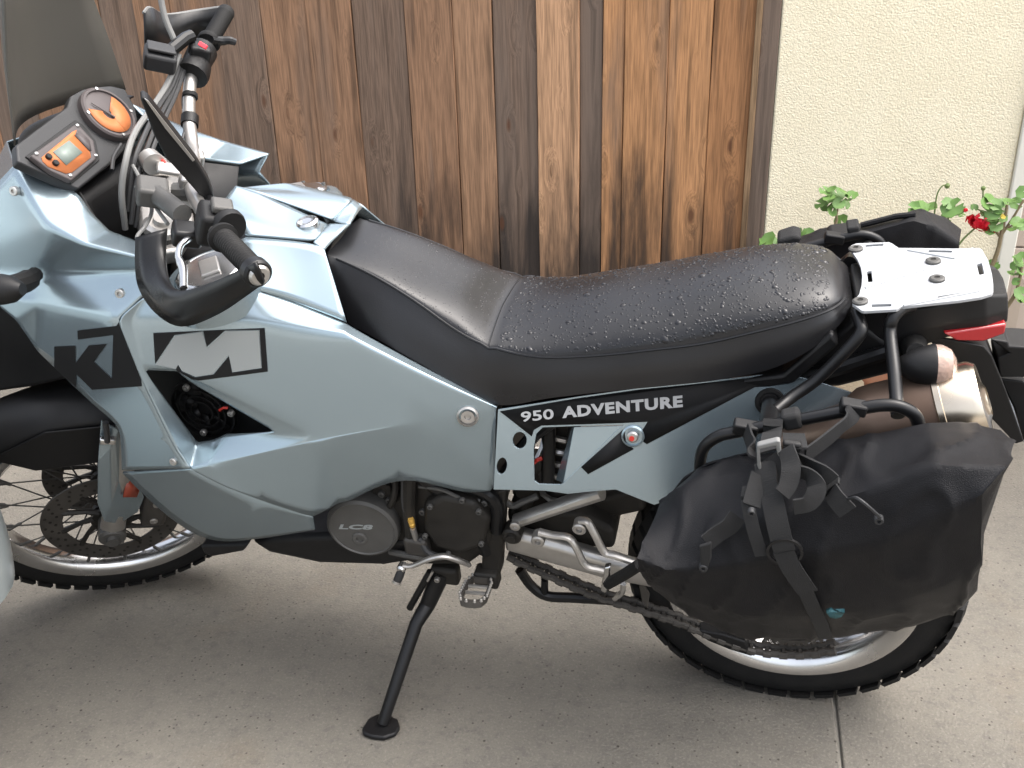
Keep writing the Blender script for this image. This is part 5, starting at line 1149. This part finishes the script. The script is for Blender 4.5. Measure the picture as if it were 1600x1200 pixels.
pot(PX, PY, .33, .15, 'round terracotta flower pot behind the tail of the motorcycle')
ger = thing('geranium', 'red flowering geranium with long bare stems growing in front of the garage trim', 'plant', Matrix.Translation((PX, PY, .28)), 'geraniums by the wall')
B0 = V((PX+.02, PY, .28))
def W(x, y, Y=1.18): return wy(x, y, Y)
stem(ger, [B0, W(1500, 520), W(1552, 410), W(1564, 368), W(1572, 330), W(1573, 320)], [.009, .008, .0065, .006, .0045, .004])
stem(ger, [W(1565, 366), W(1580, 345), W(1592, 325), W(1600, 312)], [.005, .004, .0035, .003]); stem(ger, [W(1563, 370), W(1556, 362), W(1549, 358)], [.004, .003])
stem(ger, [B0, W(1520, 545), W(1580, 470), W(1592, 440), W(1598, 410)], [.008, .007, .006, .005, .004]); stem(ger, [W(1575, 356), W(1585, 350), W(1592, 346)], .003)
stem(ger, [B0, W(1470, 430), W(1500, 380), W(1524, 356)], [.004, .004, .003, .0028], 'stem_green')
stem(ger, [W(1535, 322), W(1536, 305), W(1536, 296)], .0022, 'stem_green'); stem(ger, [W(1540, 335), W(1530, 328), W(1518, 324)], .0022, 'stem_green')
for (x, y, s_) in ((1548, 312, 1.15), (1556, 320, 1.0), (1540, 318, .95), (1566, 318, .9), (1552, 332, 1.1), (1562, 340, 1.05), (1548, 342, .95), (1556, 352, 1.0), (1560, 332, .8), (1578, 315, .9), (1588, 318, .9), (1542, 330, .9), (1522, 324, .55), (1590, 348, 1.0), (1582, 356, .8), (1597, 352, .8), (1598, 300, .9), (1551, 412, .8), (1556, 417, .6), (1548, 360, .8),
                   (1590, 408, 1.0), (1598, 402, .9), (1584, 428, .95), (1594, 424, .7), (1588, 440, .6), (1595, 458, 1.0), (1590, 466, .9), (1601, 470, .9), (1586, 415, .7)): put_leaf(ger, W(x, y, 1.18+rg.uniform(-.03, .03)), s_*.72)
for (x, y) in ((1566, 338), ): put_leaf(ger, W(x, y, 1.15), .35, True, (.3, -.6, .9))
fl = MB()
for k in range(150):
    a, e_ = rg.uniform(0, 6.28), rg.uniform(-1, 1); rr = rg.uniform(.55, 1); t_ = rg.uniform(-.028, .028)
    c = W(1531, 353)+V((t_+cos(a)*.013*rr, sin(a)*.02*rr, e_*.015*rr-t_*.62)); n = (c-W(1531, 353)).normalized(); x, y, z = basis(n)
    r_ = rg.uniform(.010, .016); fl.add([c, c+x*r_+z*.003, c+(x+y)*.75*r_+z*.005, c+y*r_+z*.002, c-(x-y)*.5*r_+z*.004], [(0, 1, 2), (0, 2, 3), (0, 3, 4)])
kind(fl.build('petals', 'petal', ger, world=True), 'stuff')
fd = MB()
for k in range(12): 
    c = W(1509+rg.uniform(-2, 2), 328+rg.uniform(-2, 2)); fd.lathe(c, (rg.uniform(-1, 1), -1, rg.uniform(-1, 1)), [(.001, -.004), (.004, 0), (.001, .005)], 6)
fd.build('bud', 'petal', ger, world=True)
MB().lathe(W(1536, 296), (0, 0, 1), [(.002, -.004), (.006, .0), (.007, .005), (.003, .010)], 8).build('bud', 'stem_green', ger, world=True)
# second plant, nearer the middle: leaves over the far pannier
g2 = thing('geranium', 'leafy geranium with a nodding bud stalk rising behind the far pannier', 'plant', Matrix.Translation((PX-.04, PY+.03, .28)), 'geraniums by the wall')
B1 = V((PX-.04, PY+.03, .28)); 
stem(g2, [B1, W(1450, 420, 1.21), W(1460, 335, 1.21), W(1464, 305, 1.21), W(1472, 291, 1.21), W(1480, 289, 1.21)], [.004, .003, .0025, .0022, .002, .002], 'stem_green'); MB().lathe(W(1480, 291, 1.21), (0, 0, 1), [(.002, -.007), (.007, -.003), (.008, .003), (.003, .009)], 8).build('bud', 'stem_green', g2, world=True)
stem(g2, [B1, W(1470, 400, 1.21), W(1482, 340, 1.21), W(1491, 326, 1.21)], [.004, .003, .0025, .0022], 'stem_green'); stem(g2, [B1, W(1440, 400, 1.21), W(1442, 330, 1.21)], [.004, .003, .0025], 'stem_green')
for (x, y, s_) in ((1438, 323, 1.2), (1450, 326, 1.0), (1428, 325, .8), (1488, 325, 1.25), (1497, 331, .9), (1482, 318, .8), (1500, 334, .6), (1478, 340, .7), (1460, 400, .9)): put_leaf(g2, W(x, y, 1.21+rg.uniform(-.02, .02)), s_*.9)
# third plant near the fence post
pot(.06, 1.26, .30, .14, 'terracotta flower pot near the fence post, hidden behind the seat and pannier')
g3 = thing('geranium', 'small geranium sprig in front of the cream wall near the fence post', 'plant', Matrix.Translation((.06, 1.26, .26)), 'geraniums by the wall')
B2 = V((.06, 1.26, .26))
stem(g3, [B2, W(1280, 420, 1.26), W(1305, 352, 1.26), W(1307, 335, 1.26), W(1312, 315, 1.26)], [.007, .006, .005, .004, .003], 'stem'); stem(g3, [B2, W(1210, 400, 1.26), W(1205, 375, 1.26)], .004, 'stem_green'); stem(g3, [B2, W(1250, 400, 1.26), W(1262, 370, 1.26)], .004, 'stem_green')
for (x, y, s_) in ((1290, 299, .9), (1300, 296, .6), (1308, 303, 1.0), (1318, 300, .8), (1331, 305, .8), (1283, 318, .9), (1292, 323, .8), (1302, 315, 1.0), (1311, 318, .8), (1320, 320, .7), (1300, 331, .7), (1314, 344, .9), (1296, 310, .8), (1325, 312, .6),
                   (1200, 376, 1.2), (1206, 380, 1.0), (1192, 380, .8), (1226, 366, .8), (1245, 364, .8), (1252, 363, .7), (1265, 368, 1.1), (1272, 370, .9), (1256, 372, .8)): put_leaf(g3, W(x, y, 1.26+rg.uniform(-.02, .02)), s_*.85)

# lower foliage round the pot rims
for par, (px_, py_), n_ in ((ger, (PX+.03, PY), 16), (g2, (PX-.05, PY+.03), 12), (g3, (.06, 1.26), 16)):
    for k in range(n_):
        a = rg.uniform(0, 6.28); r_ = rg.uniform(.03, .15); z_ = rg.uniform(.33, .52); put_leaf(par, (px_+cos(a)*r_, py_+sin(a)*r_*.8, z_), rg.uniform(.7, 1.2))
        if k % 3 == 0: stem(par, [V((px_, py_, .28)), V((px_+cos(a)*r_*.6, py_+sin(a)*r_*.5, z_-.08)), V((px_+cos(a)*r_, py_+sin(a)*r_*.8, z_))], .0022, 'stem_green')
